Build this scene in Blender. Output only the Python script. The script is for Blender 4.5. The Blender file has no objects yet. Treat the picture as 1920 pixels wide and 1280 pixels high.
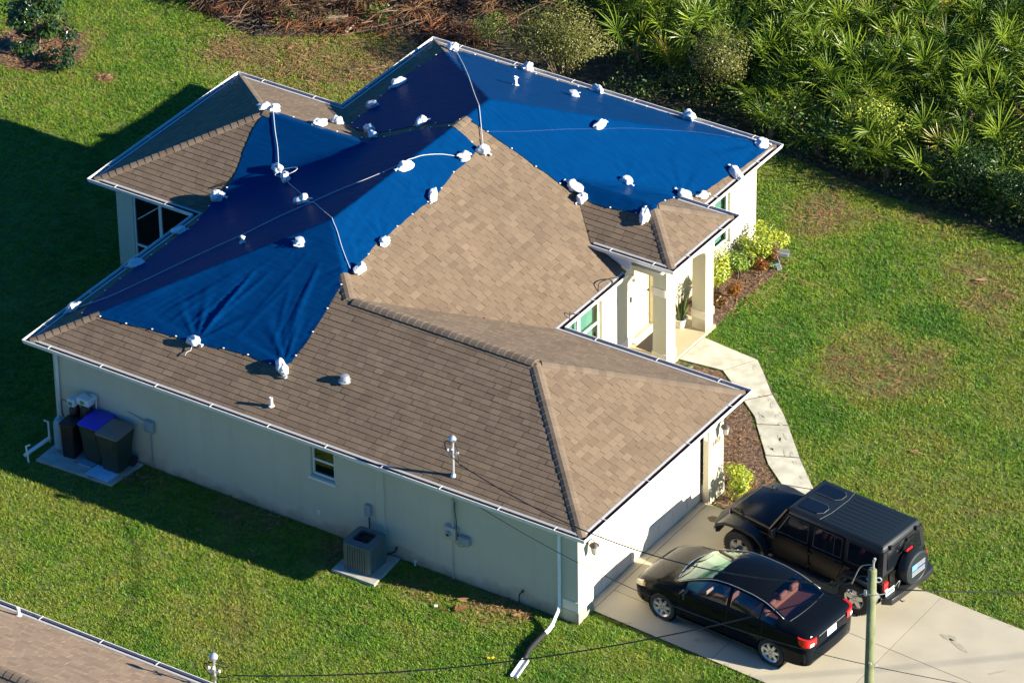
import bpy, bmesh, math, random
from math import sin, cos, pi, radians, sqrt, atan2, hypot
from mathutils import Vector, Matrix, Euler, noise
from mathutils.geometry import delaunay_2d_cdt
random.seed(7)
scene = bpy.context.scene
COL = scene.collection

# ------------------------------------------------------------------ camera
CAM = Vector((59.2687, -69.8129, 59.9180))
DIR = Vector((-0.46879806, 0.70254278, -0.53540828)).normalized()
_r = DIR.cross(Vector((0, 0, 1))).normalized()
_u = _r.cross(DIR)
ROLL = -0.01661521641642507
RGT = _r*cos(ROLL) + _u*sin(ROLL)
UPV = -_r*sin(ROLL) + _u*cos(ROLL)
cd = bpy.data.cameras.new('camera')
cam = bpy.data.objects.new('camera', cd); COL.objects.link(cam)
cd.lens = 175.689; cd.sensor_width = 36.0; cd.clip_start = 1.0; cd.clip_end = 3000
m = Matrix.Identity(4)
for i in range(3):
    m[i][0] = RGT[i]; m[i][1] = UPV[i]; m[i][2] = -DIR[i]; m[i][3] = CAM[i]
cam.matrix_world = m
scene.camera = cam

# ------------------------------------------------------------------ light
SUN_EL = math.atan2(1, hypot(2.54, .55)); SUN_AZ = math.atan2(.55, 2.54)
world = bpy.data.worlds.new("World"); scene.world = world; world.use_nodes = True
nt = world.node_tree; nt.nodes.clear()
sky = nt.nodes.new('ShaderNodeTexSky'); sky.sky_type = 'NISHITA'; sky.sun_disc = False
sky.sun_elevation = SUN_EL; sky.sun_rotation = pi/2 - SUN_AZ
sky.air_density = 1.0; sky.dust_density = 0.3; sky.ozone_density = 2.0
hs = nt.nodes.new('ShaderNodeMix'); hs.data_type = 'RGBA'; hs.blend_type = 'MULTIPLY'; hs.inputs[0].default_value = 1.0
hs.inputs[7].default_value = (0.07, 0.45, 0.88, 1)
bg = nt.nodes.new('ShaderNodeBackground'); bg.inputs[1].default_value = 0.068
wo = nt.nodes.new('ShaderNodeOutputWorld')
nt.links.new(sky.outputs[0], hs.inputs[6]); nt.links.new(hs.outputs[2], bg.inputs[0]); nt.links.new(bg.outputs[0], wo.inputs[0])
sl = bpy.data.lights.new('sun', 'SUN'); sl.energy = 5.0; sl.angle = radians(0.5); sl.color = (1.0, 0.90, 0.73)
sun = bpy.data.objects.new('sun', sl); COL.objects.link(sun)
sdir = Vector((cos(SUN_EL)*cos(SUN_AZ), cos(SUN_EL)*sin(SUN_AZ), sin(SUN_EL)))
sun.rotation_euler = sdir.to_track_quat('Z', 'Y').to_euler(); sun.location = (40, 8, 20)
scene.view_settings.view_transform = 'Standard'; scene.view_settings.look = 'None'
scene.view_settings.exposure = 1.5; scene.view_settings.gamma = 1.0
scene.view_settings.use_curve_mapping = False
try:
    scene.cycles.max_bounces = 6; scene.cycles.transparent_max_bounces = 12
except Exception: pass

# ------------------------------------------------------------------ materials
def mat(name, col, rough=.6, metal=0., spec=.5, noi=None, bump=None, tone=None, col2=None, rnd=None, coat=0., trans=None, space='Object'):
    """noi=(scale, amount) colour mottling; tone=amount of variation by the 'tone' face attribute; rnd=amount by object random"""
    M = bpy.data.materials.new(name); M.use_nodes = True
    t = M.node_tree; P = t.nodes['Principled BSDF']
    P.inputs['Base Color'].default_value = (*col, 1); P.inputs['Roughness'].default_value = rough
    P.inputs['Metallic'].default_value = metal; P.inputs['Specular IOR Level'].default_value = spec
    if coat: P.inputs['Coat Weight'].default_value = coat; P.inputs['Coat Roughness'].default_value = .04
    tc = t.nodes.new('ShaderNodeTexCoord')
    src = None
    def mixc(fac, a, b):
        n = t.nodes.new('ShaderNodeMix'); n.data_type = 'RGBA'
        if fac is not None: t.links.new(fac, n.inputs[0])
        for inp, v in ((6, a), (7, b)):
            if isinstance(v, tuple): n.inputs[inp].default_value = (*v, 1)
            else: t.links.new(v, n.inputs[inp])
        return n.outputs[2]
    def hsv(val, c):
        n = t.nodes.new('ShaderNodeHueSaturation')
        t.links.new(val, n.inputs['Value'])
        if isinstance(c, tuple): n.inputs['Color'].default_value = (*c, 1)
        else: t.links.new(c, n.inputs['Color'])
        return n.outputs[0]
    def mr(v, lo, hi, a=0., b=1.):
        n = t.nodes.new('ShaderNodeMapRange'); t.links.new(v, n.inputs[0])
        for i, q in enumerate((a, b, lo, hi)): n.inputs[1+i].default_value = q
        return n.outputs[0]
    c = col
    tv = None
    if tone is not None:
        a = t.nodes.new('ShaderNodeAttribute'); a.attribute_name = 'tone'; tv = a.outputs['Fac']
    if rnd is not None:
        a = t.nodes.new('ShaderNodeObjectInfo'); tv = a.outputs['Random']
    amt = tone if tone is not None else rnd
    if tv is not None:
        if col2: c = mixc(tv, col, col2)
        if amt:
            # decorrelate the value from the hue
            w = t.nodes.new('ShaderNodeMath'); w.operation = 'MULTIPLY'; w.inputs[1].default_value = 7.31; t.links.new(tv, w.inputs[0])
            fr = t.nodes.new('ShaderNodeMath'); fr.operation = 'FRACT'; t.links.new(w.outputs[0], fr.inputs[0])
            c = hsv(mr(fr.outputs[0], 1-amt, 1+amt), c)
    if noi:
        n = t.nodes.new('ShaderNodeTexNoise'); n.inputs['Scale'].default_value = noi[0]; n.inputs['Detail'].default_value = 5
        t.links.new(tc.outputs[space], n.inputs[0])
        if col2 and tv is None: c = mixc(mr(n.outputs[0], 0, 1, .35, .65), col, col2)
        c = hsv(mr(n.outputs[0], 1-noi[1], 1+noi[1], .3, .7), c)
    if not isinstance(c, tuple): t.links.new(c, P.inputs['Base Color'])
    if bump:
        n = t.nodes.new('ShaderNodeTexNoise'); n.inputs['Scale'].default_value = bump[0]; n.inputs['Detail'].default_value = 4
        t.links.new(tc.outputs[space], n.inputs[0])
        b = t.nodes.new('ShaderNodeBump'); b.inputs['Strength'].default_value = bump[1]; b.inputs['Distance'].default_value = bump[2] if len(bump) > 2 else .01
        t.links.new(n.outputs[0], b.inputs['Height']); t.links.new(b.outputs[0], P.inputs['Normal'])
    return M

def weather(M, z1=.32):
    """soil splashed on the foot of a wall and faint runs under the eaves: dirt, fixed to the wall"""
    t = M.node_tree; P = t.nodes['Principled BSDF']; src = P.inputs['Base Color'].links[0].from_socket
    tc = t.nodes.new('ShaderNodeTexCoord'); sp = t.nodes.new('ShaderNodeSeparateXYZ'); t.links.new(tc.outputs['Object'], sp.inputs[0])
    n = t.nodes.new('ShaderNodeTexNoise'); n.inputs['Scale'].default_value = 2.2; n.inputs['Detail'].default_value = 6; t.links.new(tc.outputs['Object'], n.inputs[0])
    a = t.nodes.new('ShaderNodeMath'); a.operation = 'MULTIPLY_ADD'; a.inputs[1].default_value = -.9; t.links.new(n.outputs[0], a.inputs[0]); t.links.new(sp.outputs[2], a.inputs[2])
    m = t.nodes.new('ShaderNodeMapRange'); m.inputs[1].default_value = -.45; m.inputs[2].default_value = -.45+z1; m.inputs[3].default_value = .55; m.inputs[4].default_value = 0; t.links.new(a.outputs[0], m.inputs[0])
    mp = t.nodes.new('ShaderNodeMapping'); mp.inputs['Scale'].default_value = (3.5, 3.5, .25); t.links.new(tc.outputs['Object'], mp.inputs[0])
    n2 = t.nodes.new('ShaderNodeTexNoise'); n2.inputs['Scale'].default_value = 1.6; n2.inputs['Detail'].default_value = 4; t.links.new(mp.outputs[0], n2.inputs[0])
    m2 = t.nodes.new('ShaderNodeMapRange'); m2.inputs[1].default_value = .52; m2.inputs[2].default_value = .75; m2.inputs[3].default_value = 0; m2.inputs[4].default_value = .13; t.links.new(n2.outputs[0], m2.inputs[0])
    for fac, c in ((m.outputs[0], (.20, .13, .08)), (m2.outputs[0], (.33, .29, .22))):
        x = t.nodes.new('ShaderNodeMix'); x.data_type = 'RGBA'; x.inputs[7].default_value = (*c, 1); t.links.new(fac, x.inputs[0]); t.links.new(src, x.inputs[6]); src = x.outputs[2]
    t.links.new(src, P.inputs['Base Color'])

def leafmat(name, a, b, rough=.45, amt=.35, tr=.25, attr='tone', spec=.5):
    M = bpy.data.materials.new(name); M.use_nodes = True; t = M.node_tree; P = t.nodes['Principled BSDF']
    o = t.nodes['Material Output']
    if attr == 'random': at = t.nodes.new('ShaderNodeObjectInfo'); v = at.outputs['Random']
    else:
        at = t.nodes.new('ShaderNodeAttribute'); at.attribute_name = attr; v = at.outputs['Fac']
        oi = t.nodes.new('ShaderNodeObjectInfo')
        ad = t.nodes.new('ShaderNodeMath'); ad.operation = 'ADD'; t.links.new(v, ad.inputs[0]); t.links.new(oi.outputs['Random'], ad.inputs[1])
        hf = t.nodes.new('ShaderNodeMath'); hf.operation = 'MULTIPLY'; hf.inputs[1].default_value = .5; t.links.new(ad.outputs[0], hf.inputs[0]); v = hf.outputs[0]
    r = t.nodes.new('ShaderNodeValToRGB'); r.color_ramp.elements[0].color = (*a, 1); r.color_ramp.elements[1].color = (*b, 1)
    r.color_ramp.elements[0].position = .2; r.color_ramp.elements[1].position = .85
    t.links.new(v, r.inputs[0]); t.links.new(r.outputs[0], P.inputs['Base Color'])
    P.inputs['Roughness'].default_value = rough; P.inputs['Specular IOR Level'].default_value = spec
    tl = t.nodes.new('ShaderNodeBsdfTranslucent'); t.links.new(r.outputs[0], tl.inputs[0])
    mx = t.nodes.new('ShaderNodeMixShader'); mx.inputs[0].default_value = tr
    t.links.new(P.outputs[0], mx.inputs[1]); t.links.new(tl.outputs[0], mx.inputs[2]); t.links.new(mx.outputs[0], o.inputs[0])
    return M

def glassmat(name, tint, refl=(1, 1, 1), rough=.02, ior=1.5):
    M = bpy.data.materials.new(name); M.use_nodes = True; t = M.node_tree; t.nodes.clear()
    o = t.nodes.new('ShaderNodeOutputMaterial'); mx = t.nodes.new('ShaderNodeMixShader')
    tr = t.nodes.new('ShaderNodeBsdfTransparent'); tr.inputs[0].default_value = (*tint, 1)
    g = t.nodes.new('ShaderNodeBsdfGlossy'); g.inputs[0].default_value = (*refl, 1); g.inputs['Roughness'].default_value = rough
    # Schlick reflectance, the same from both sides of the pane
    f0 = ((ior-1)/(ior+1))**2
    lw = t.nodes.new('ShaderNodeLayerWeight'); lw.inputs[0].default_value = .5
    pw = t.nodes.new('ShaderNodeMath'); pw.operation = 'POWER'; pw.inputs[1].default_value = 5; t.links.new(lw.outputs['Facing'], pw.inputs[0])
    ma = t.nodes.new('ShaderNodeMath'); ma.operation = 'MULTIPLY_ADD'; ma.inputs[1].default_value = 1-f0; ma.inputs[2].default_value = f0; t.links.new(pw.outputs[0], ma.inputs[0])
    t.links.new(ma.outputs[0], mx.inputs[0]); t.links.new(tr.outputs[0], mx.inputs[1]); t.links.new(g.outputs[0], mx.inputs[2]); t.links.new(mx.outputs[0], o.inputs[0])
    return M

M_shingle = mat('shingle_tone', (.143, .100, .064), .9, tone=.08, col2=(.178, .129, .084), noi=(1.1, .10), bump=(60, .4), space='Object')
M_shingle1 = mat('shingle_single', (.143, .100, .064), .9, rnd=.08, col2=(.178, .129, .084), bump=(60, .4))
M_cap = mat('shingle_cap', (.135, .100, .069), .9, rnd=.10, col2=(.17, .128, .09), bump=(60, .4))
M_shn = mat('neighbour_shingle_tone', (.20, .142, .095), .9, tone=.09, col2=(.255, .185, .125), noi=(1.1, .10), bump=(60, .4))
M_shn1 = mat('neighbour_shingle_single', (.20, .142, .095), .9, rnd=.09, col2=(.255, .185, .125), bump=(60, .4))
M_deck = mat('roof_underlay', (.045, .03, .022), .95)
M_stucco = mat('stucco_cream', (.60, .57, .435), .85, noi=(.8, .05), bump=(90, .5, .004))
weather(M_stucco)
M_stucco2 = mat('stucco_light_band', (.80, .74, .60), .85, bump=(90, .4, .004))
M_white = mat('white_paint', (.8, .8, .77), .45, noi=(3, .06))
M_gutter = mat('gutter_enamel', (.80, .81, .80), .3, noi=(6, .08))
M_drip = mat('drip_edge_metal', (.40, .42, .43), .5)
M_gutdirt = mat('gutter_grime', (.10, .065, .05), .8, noi=(14, .4))
M_soffit = mat('soffit_vinyl', (.72, .70, .64), .6)
M_garage = mat('garage_door_paint', (.74, .68, .55), .55)
M_door = mat('door_paint', (.66, .55, .34), .5)
M_conc = mat('driveway_concrete', (.46, .415, .305), .8, rnd=.04, noi=(.9, .10), bump=(40, .25, .004), space='Object')
M_walk = mat('walkway_concrete', (.52, .50, .40), .8, rnd=.05, noi=(3.0, .24), bump=(40, .25, .004))
M_porch = mat('porch_concrete', (.46, .39, .25), .8, noi=(2, .06))
M_joint = mat('joint_dirt', (.10, .08, .055), .95)
M_pad = mat('pad_concrete', (.42, .40, .34), .85, noi=(4, .2))
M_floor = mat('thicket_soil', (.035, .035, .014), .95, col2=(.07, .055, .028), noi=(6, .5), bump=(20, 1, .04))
M_mulch = mat('mulch', (.085, .045, .026), .95, col2=(.16, .10, .06), noi=(14, .5), bump=(30, 1, .03))
M_soil = mat('lawn_soil', (.085, .140, .018), .95, col2=(.13, .15, .030), noi=(1.5, .25), bump=(25, .8, .03))
M_black = mat('black_plastic', (.012, .012, .014), .5)
M_blacks = mat('black_satin', (.02, .021, .022), .38)
M_rubber = mat('tyre_rubber', (.022, .020, .019), .8, noi=(30, .2))
M_alloy = mat('alloy_rim', (.62, .61, .58), .28, metal=.7)
M_chrome = mat('chrome', (.75, .75, .75), .12, metal=1.)
M_galv = mat('galvanised_steel', (.52, .54, .56), .35, metal=.55, noi=(10, .1))
M_grey = mat('utility_grey', (.30, .35, .37), .5, noi=(4, .1))
M_meter = mat('meter_beige', (.50, .48, .42), .5)
M_pvc = mat('pvc_white', (.78, .78, .76), .35)
M_wire = mat('cable_black', (.018, .018, .02), .6)
M_wireg = mat('cable_grey', (.33, .34, .35), .45, metal=.3)
M_rope = mat('rope_white', (.50, .53, .57), .7)
M_bag = mat('bag_plastic', (.64, .67, .70), .42, noi=(7, .06), bump=(26, .75, .02))
M_bagy = mat('bag_plastic_creased', (.58, .64, .70), .38, noi=(9, .08), bump=(20, .9, .025))
M_seam = mat('roof_seam', (.10, .12, .13), .5)
M_acgrey = mat('condenser_grey', (.10, .135, .14), .5, noi=(5, .1))
M_bin = mat('bin_green', (.018, .035, .028), .55)
M_binblue = mat('bin_lid_blue', (.035, .04, .52), .5)
M_binbrown = mat('bin_lid_brown', (.24, .17, .135), .6)
M_tank = mat('tank_black', (.015, .014, .018), .4)
M_tankb = mat('tank_bluegrey', (.22, .36, .44), .45)
M_head = mat('softener_head', (.62, .68, .70), .4)
M_green = mat('display_green', (.08, .28, .16), .3)
M_panel = mat('panel_paleblue', (.42, .62, .80), .5, noi=(6, .12))
M_dark = mat('dark_interior', (.010, .012, .014), .9)
M_blind = mat('window_blind', (.42, .50, .47), .7, noi=(2, .1))
M_glass = glassmat('window_glass', (.66, .82, .78), ior=1.6)
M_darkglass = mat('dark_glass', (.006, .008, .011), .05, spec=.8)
M_pole = mat('pole_wood', (.21, .235, .12), .8, col2=(.11, .12, .06), noi=(5, .22), bump=(14, .8, .01))
M_bark = mat('bark', (.17, .125, .09), .9, noi=(9, .3), bump=(20, .8, .01))
M_twig = mat('dead_twig', (.12, .075, .05), .9, tone=.45, col2=(.26, .18, .13))
M_log = mat('cut_log', (.36, .28, .20), .9, noi=(8, .3), bump=(18, .8, .01))
M_red = mat('tail_red', (.55, .012, .012), .15, coat=.6)
M_amber = mat('amber_lens', (.55, .20, .03), .2)
M_lens = mat('clear_lens', (.62, .58, .42), .1, spec=.8)
M_plate = mat('plate_pale', (.62, .72, .74), .4)
M_platedk = mat('plate_print', (.10, .22, .24), .5)
M_paint = mat('car_black', (.004, .006, .009), .12, spec=.11)
M_paintj = mat('suv_black', (.010, .009, .009), .2, spec=.28, noi=(.6, .1))
M_top = mat('hardtop_black', (.008, .014, .018), .5, bump=(120, .5, .003))
M_carglass = glassmat('sedan_glass', (.62, .55, .58), (.9, .95, 1), ior=1.7)
M_windsh = glassmat('windscreen_glass', (.42, .85, .58), (.85, 1, .95), ior=1.75)
M_seat = mat('seat_tan', (.27, .15, .10), .8)
M_shelf = mat('shelf_brown', (.13, .06, .05), .85)
M_dash = mat('dash_screen', (.52, .55, .46), .6, noi=(3, .2))
M_decal = mat('decal_white', (.36, .38, .40), .5)
M_blue2 = mat('decal_blue', (.10, .28, .50), .5)
M_blue3 = mat('decal_deep_blue', (.03, .08, .30), .5)
M_mat = mat('door_mat', (.03, .022, .02), .95)
M_bronze = mat('lantern_bronze', (.045, .035, .028), .5)
M_frost = mat('lantern_glass', (.34, .32, .30), .25)
M_pot = mat('pot_white', (.62, .62, .58), .5)
M_yellow = mat('scrap_yellow', (.75, .55, .03), .5)
M_rust = mat('number_bronze', (.42, .33, .25), .6)

def tarpmat(name, a, b):
    M = bpy.data.materials.new(name); M.use_nodes = True; t = M.node_tree; P = t.nodes['Principled BSDF']
    tc = t.nodes.new('ShaderNodeTexCoord')
    def nz(scale, stretch, det=4, rot=0.):
        mp = t.nodes.new('ShaderNodeMapping'); mp.inputs['Scale'].default_value = stretch; mp.inputs['Rotation'].default_value = (0, 0, rot)
        t.links.new(tc.outputs['Object'], mp.inputs[0])
        n = t.nodes.new('ShaderNodeTexNoise'); n.inputs['Scale'].default_value = scale; n.inputs['Detail'].default_value = det
        t.links.new(mp.outputs[0], n.inputs[0]); return n.outputs[0]
    n1 = nz(.9, (1, 1, 1)); n2 = nz(5, (.35, 2.6, 1), 6, radians(18)); n3 = nz(16, (.3, 1.4, 1), 4, radians(18))
    mx = t.nodes.new('ShaderNodeMix'); mx.data_type = 'RGBA'; mx.inputs[6].default_value = (*a, 1); mx.inputs[7].default_value = (*b, 1)
    t.links.new(n2, mx.inputs[0]); t.links.new(mx.outputs[2], P.inputs['Base Color'])
    P.inputs['Roughness'].default_value = .40; P.inputs['IOR'].default_value = 1.09; P.inputs['Specular IOR Level'].default_value = .3; P.inputs['Specular Tint'].default_value = (.35, .65, 1, 1)
    P.inputs['Sheen Weight'].default_value = .0
    ad = t.nodes.new('ShaderNodeMath'); ad.operation = 'ADD'
    ml = t.nodes.new('ShaderNodeMath'); ml.operation = 'MULTIPLY'; ml.inputs[1].default_value = .35
    t.links.new(n3, ml.inputs[0]); t.links.new(n2, ad.inputs[0]); t.links.new(ml.outputs[0], ad.inputs[1])
    bp = t.nodes.new('ShaderNodeBump'); bp.inputs['Strength'].default_value = .32; bp.inputs['Distance'].default_value = .03
    t.links.new(ad.outputs[0], bp.inputs['Height']); t.links.new(bp.outputs[0], P.inputs['Normal'])
    return M
M_tarp = tarpmat('tarp_blue', (.0006, .026, .100), (.0008, .043, .158))

# ------------------------------------------------------------------ mesh helpers
class MB:
    def __init__(s): s.v = []; s.f = []; s.m = []; s.t = []
    def add(s, vs, fs, mi=0, tone=None):
        b = len(s.v); s.v += [tuple(p) for p in vs]
        for f in fs:
            s.f.append([b+i for i in f]); s.m.append(mi); s.t.append(random.random() if tone is None else tone)
        return s
    def box(s, c, d, rz=0, mi=0, R=None, tone=None):
        x, y, z = d[0]/2, d[1]/2, d[2]/2
        vs = [Vector((a*x, b*y, e*z)) for e in (-1, 1) for b in (-1, 1) for a in (-1, 1)]
        M = R if R is not None else Matrix.Rotation(rz, 3, 'Z')
        vs = [M @ v + Vector(c) for v in vs]
        return s.add(vs, [(0, 2, 3, 1), (4, 5, 7, 6), (0, 1, 5, 4), (2, 6, 7, 3), (0, 4, 6, 2), (1, 3, 7, 5)], mi, tone)
    def bx(s, x0, x1, y0, y1, z0, z1, mi=0, tone=None):
        return s.box(((x0+x1)/2, (y0+y1)/2, (z0+z1)/2), (abs(x1-x0), abs(y1-y0), abs(z1-z0)), mi=mi, tone=tone)
    def prism(s, poly, z0, z1, mi=0, f=None, tone=None):
        """poly of (a,b); f maps (a,b,c)->xyz, c runs z0..z1"""
        f = f or (lambda a, b, c: (a, b, c)); n = len(poly)
        vs = [f(a, b, z0) for a, b in poly] + [f(a, b, z1) for a, b in poly]
        fs = [tuple(range(n))[::-1], tuple(range(n, 2*n))] + [(i, (i+1) % n, n+(i+1) % n, n+i) for i in range(n)]
        return s.add(vs, fs, mi, tone)
    def tube(s, pts, r, n=6, mi=0, cap=True, tone=None):
        pts = [Vector(p) for p in pts]; m = len(pts); vs = []; fs = []
        rr = r if isinstance(r, (list, tuple)) else [r]*m
        prev = None
        for i, p in enumerate(pts):
            d = (pts[min(i+1, m-1)] - pts[max(i-1, 0)])
            if d.length < 1e-9: d = Vector((0, 0, 1))
            d.normalize()
            if prev is None:
                a = d.cross(Vector((0, 0, 1)))
                if a.length < .1: a = d.cross(Vector((1, 0, 0)))
            else: a = prev - d*prev.dot(d)
            a.normalize(); prev = a; b = d.cross(a)
            for k in range(n):
                t = 2*pi*k/n; vs.append(p + (a*cos(t) + b*sin(t))*rr[i])
        for i in range(m-1):
            for k in range(n):
                k2 = (k+1) % n; fs.append((i*n+k, i*n+k2, (i+1)*n+k2, (i+1)*n+k))
        if cap: fs.append(tuple(range(n))[::-1]); fs.append(tuple((m-1)*n+k for k in range(n)))
        return s.add(vs, fs, mi, tone)
    def lathe(s, prof, n=24, c=(0, 0, 0), axis='Z', mi=0, tone=None, cap=True):
        vs = []; fs = []
        for (r, h) in prof:
            for k in range(n):
                t = 2*pi*k/n; a, b = r*cos(t), r*sin(t)
                p = (a, b, h) if axis == 'Z' else ((a, h, b) if axis == 'Y' else (h, a, b))
                vs.append((p[0]+c[0], p[1]+c[1], p[2]+c[2]))
        for i in range(len(prof)-1):
            for k in range(n):
                k2 = (k+1) % n; fs.append((i*n+k, i*n+k2, (i+1)*n+k2, (i+1)*n+k))
        if cap:
            fs.append(tuple(range(n))[::-1]); fs.append(tuple((len(prof)-1)*n+k for k in range(n)))
        return s.add(vs, fs, mi, tone)
    def mesh(s, name, mats, smooth=False, fixn=False, bevel=0, seg=2):
        me = bpy.data.meshes.new(name); me.from_pydata(s.v, [], s.f)
        mats = mats if isinstance(mats, (list, tuple)) else [mats]
        for q in mats: me.materials.append(q)
        me.polygons.foreach_set('material_index', s.m)
        at = me.attributes.new('tone', 'FLOAT', 'FACE'); at.data.foreach_set('value', s.t)
        if fixn or bevel:
            bm = bmesh.new(); bm.from_mesh(me); bmesh.ops.recalc_face_normals(bm, faces=bm.faces)
            if bevel:
                bmesh.ops.remove_doubles(bm, verts=bm.verts, dist=1e-5)
                eds = [e for e in bm.edges if len(e.link_faces) == 2 and e.calc_face_angle(0) > .5]
                bmesh.ops.bevel(bm, geom=eds, offset=bevel, segments=seg, affect='EDGES', profile=.5, clamp_overlap=True)
            bm.to_mesh(me); bm.free()
        if smooth:
            me.polygons.foreach_set('use_smooth', [True]*len(me.polygons))
            if smooth != True: me.set_sharp_from_angle(angle=radians(smooth))
        me.update(); return me
    def build(s, name, mats, parent=None, loc=None, rz=0, smooth=False, fixn=True, bevel=0, label=None, seg=2):
        return link(name, s.mesh(name, mats, smooth, fixn, bevel, seg), parent, loc, rz, label)

def link(name, me, parent=None, loc=None, rz=0, label=None):
    o = bpy.data.objects.new(name, me); COL.objects.link(o)
    if parent is not None: o.parent = parent
    if loc is not None: o.location = loc
    if rz: o.rotation_euler = (0, 0, rz)
    if label: o['label'] = label
    return o
def tag(o, label, cat, group=None, kind=None):
    o['label'] = label; o['category'] = cat
    if group: o['group'] = group
    if kind: o['kind'] = kind
    return o
def thing(name, label, cat, loc=(0, 0, 0), rz=0, group=None):
    o = bpy.data.objects.new(name, None); COL.objects.link(o); o.location = loc; o.rotation_euler = (0, 0, rz); o.empty_display_size = .2
    return tag(o, label, cat, group)
def struct(o): o['kind'] = 'structure'; return o

def inpoly(x, y, P):
    c = False; n = len(P); j = n-1
    for i in range(n):
        xi, yi = P[i][0], P[i][1]; xj, yj = P[j][0], P[j][1]
        if (yi > y) != (yj > y) and x < (xj-xi)*(y-yi)/(yj-yi)+xi: c = not c
        j = i
    return c
def polydist(x, y, P):
    d = 1e9; n = len(P)
    for i in range(n):
        ax, ay = P[i][0], P[i][1]; bx, by = P[(i+1) % n][0], P[(i+1) % n][1]
        L = (bx-ax)**2+(by-ay)**2; t = 0 if L == 0 else max(0, min(1, ((x-ax)*(bx-ax)+(y-ay)*(by-ay))/L))
        d = min(d, hypot(x-ax-t*(bx-ax), y-ay-t*(by-ay)))
    return d
def catmull(pts, sub=6):
    P = [Vector(p) for p in pts]; out = []
    for i in range(len(P)-1):
        a = P[max(i-1, 0)]; b = P[i]; c = P[i+1]; d = P[min(i+2, len(P)-1)]
        for k in range(sub):
            t = k/sub
            out.append(.5*((2*b)+(-a+c)*t+(2*a-5*b+4*c-d)*t*t+(-a+3*b-3*c+d)*t**3))
    out.append(P[-1]); return out
def project(P):
    v = Vector(P)-CAM; z = v.dot(DIR); f = 9370.08
    return 960+f*v.dot(RGT)/z, 640-f*v.dot(UPV)/z, z

# ================================================================== GROUND
LX, W1, XD, YF = 14.355, 6.625, 9.657, 15.839
YH, YI, XH = 12.034, 6.189, -2.958
XP, YPL, YPR, HP = 10.808, 9.189, 12.038, .416
ZE = 2.506; K = .4437; Z0 = 2.457; G = .13

b = MB(); N = 40; S = 700.
vs = []; fs = []
# one sheet: dense around the plot, stretching out to the horizon
cs = [-S, -300, -120, -60, -40] + [-30+i*2.5 for i in range(25)] + [45, 60, 120, 300, S]
for y in cs:
    for x in cs: vs.append((x, y+8, 0.))
n = len(cs)
for j in range(n-1):
    for i in range(n-1): fs.append((j*n+i, j*n+i+1, (j+1)*n+i+1, (j+1)*n+i))
b.add(vs, fs); struct(b.build('ground', M_soil, fixn=False))

DRV = lambda x, o: o-.065*(x-13.9)
drv_poly = [(13.62, 1.04), (13.9, 1.0), (27, DRV(27, 1.0)), (27, DRV(27, 5.6)), (13.62, 5.6)]
walk_poly = [(10.38, 10.1), (11.46, 10.23), (12.99, 9.02), (14.21, 7.56), (14.85, 7.04), (14.95, 5.62), (16.05, 5.50), (15.95, 6.8), (15.54, 7.24), (14.66, 8.14), (13.52, 9.4), (12.26, 10.65), (11.87, 11.03), (10.38, 11.2)]
porch_poly = [(9.1, 9.6), (10.38, 9.6), (10.38, 11.7), (9.1, 11.7)]
bed1 = [(9.2, 6.2), (13.95, 6.2), (13.95, 5.65), (14.95, 5.65), (14.83, 7.0), (14.19, 7.52), (12.97, 8.98), (11.44, 10.19), (10.4, 10.05), (10.4, 9.6), (9.2, 9.6)]
bed2 = [(9.2, 11.7), (10.35, 11.65), (10.35, 12.1), (10.25, 13.0), (10.35, 14.0), (10.35, 14.7), (10.0, 15.2), (9.55, 15.6), (9.2, 15.6)]
treering = [(-10.55+1.25*cos(t*pi/8), 13.95+1.2*sin(t*pi/8)) for t in range(16)]
acpad = [(8.52, -.70), (9.60, -.69), (9.50, .40), (8.48, .30)]
binpad = [(.72, -.70), (2.70, -.62), (2.80, .40), (.70, .40)]
house_poly = [(.45, .45), (13.91, .45), (13.91, 6.18), (9.2, 6.18), (9.2, 15.39), (.45, 15.39), (.45, 11.58), (-2.51, 11.58), (-2.51, 6.64), (.45, 6.64)]

def sheet(name, poly, z, m, parent=None):
    b = MB(); b.prism(poly, -.03, z); return b.build(name, m, parent)
drv = struct(sheet('driveway', drv_poly, .029, M_joint))
def slab(poly, parent, m, z1=.034, name='slab', z0=.0):
    b = MB(); b.prism(poly, z0, z1); o = b.build(name, m, parent); return o
gp = .007
def quad_slab(xa, xb, fa, fb, parent, m):
    slab([(xa+gp, fa(xa)+gp), (xb-gp, fa(xb)+gp), (xb-gp, fb(xb)-gp), (xa+gp, fb(xa)-gp)], parent, m)
l0 = lambda x: DRV(x, 1.0); l1 = lambda x: DRV(x, 1.84); l2 = lambda x: DRV(x, 3.43); l3 = lambda x: DRV(x, 5.6)
slab([(13.64, 1.03), (13.9-gp, 1.01), (13.9-gp, 5.59), (13.64, 5.59)], drv, M_conc)
for xa, xb in ((13.9, 16.87), (16.87, 19.76), (19.76, 22.75), (22.75, 26.9)):
    rows = [(l0, l1), (l1, l2), (l2, l3)] if xa < 16 else [(l0, l2), (l2, l3)]
    for fa, fb in rows: quad_slab(xa, xb, fa, fb, drv, M_conc)
wk = struct(sheet('walkway', walk_poly, .034, M_joint))
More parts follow.
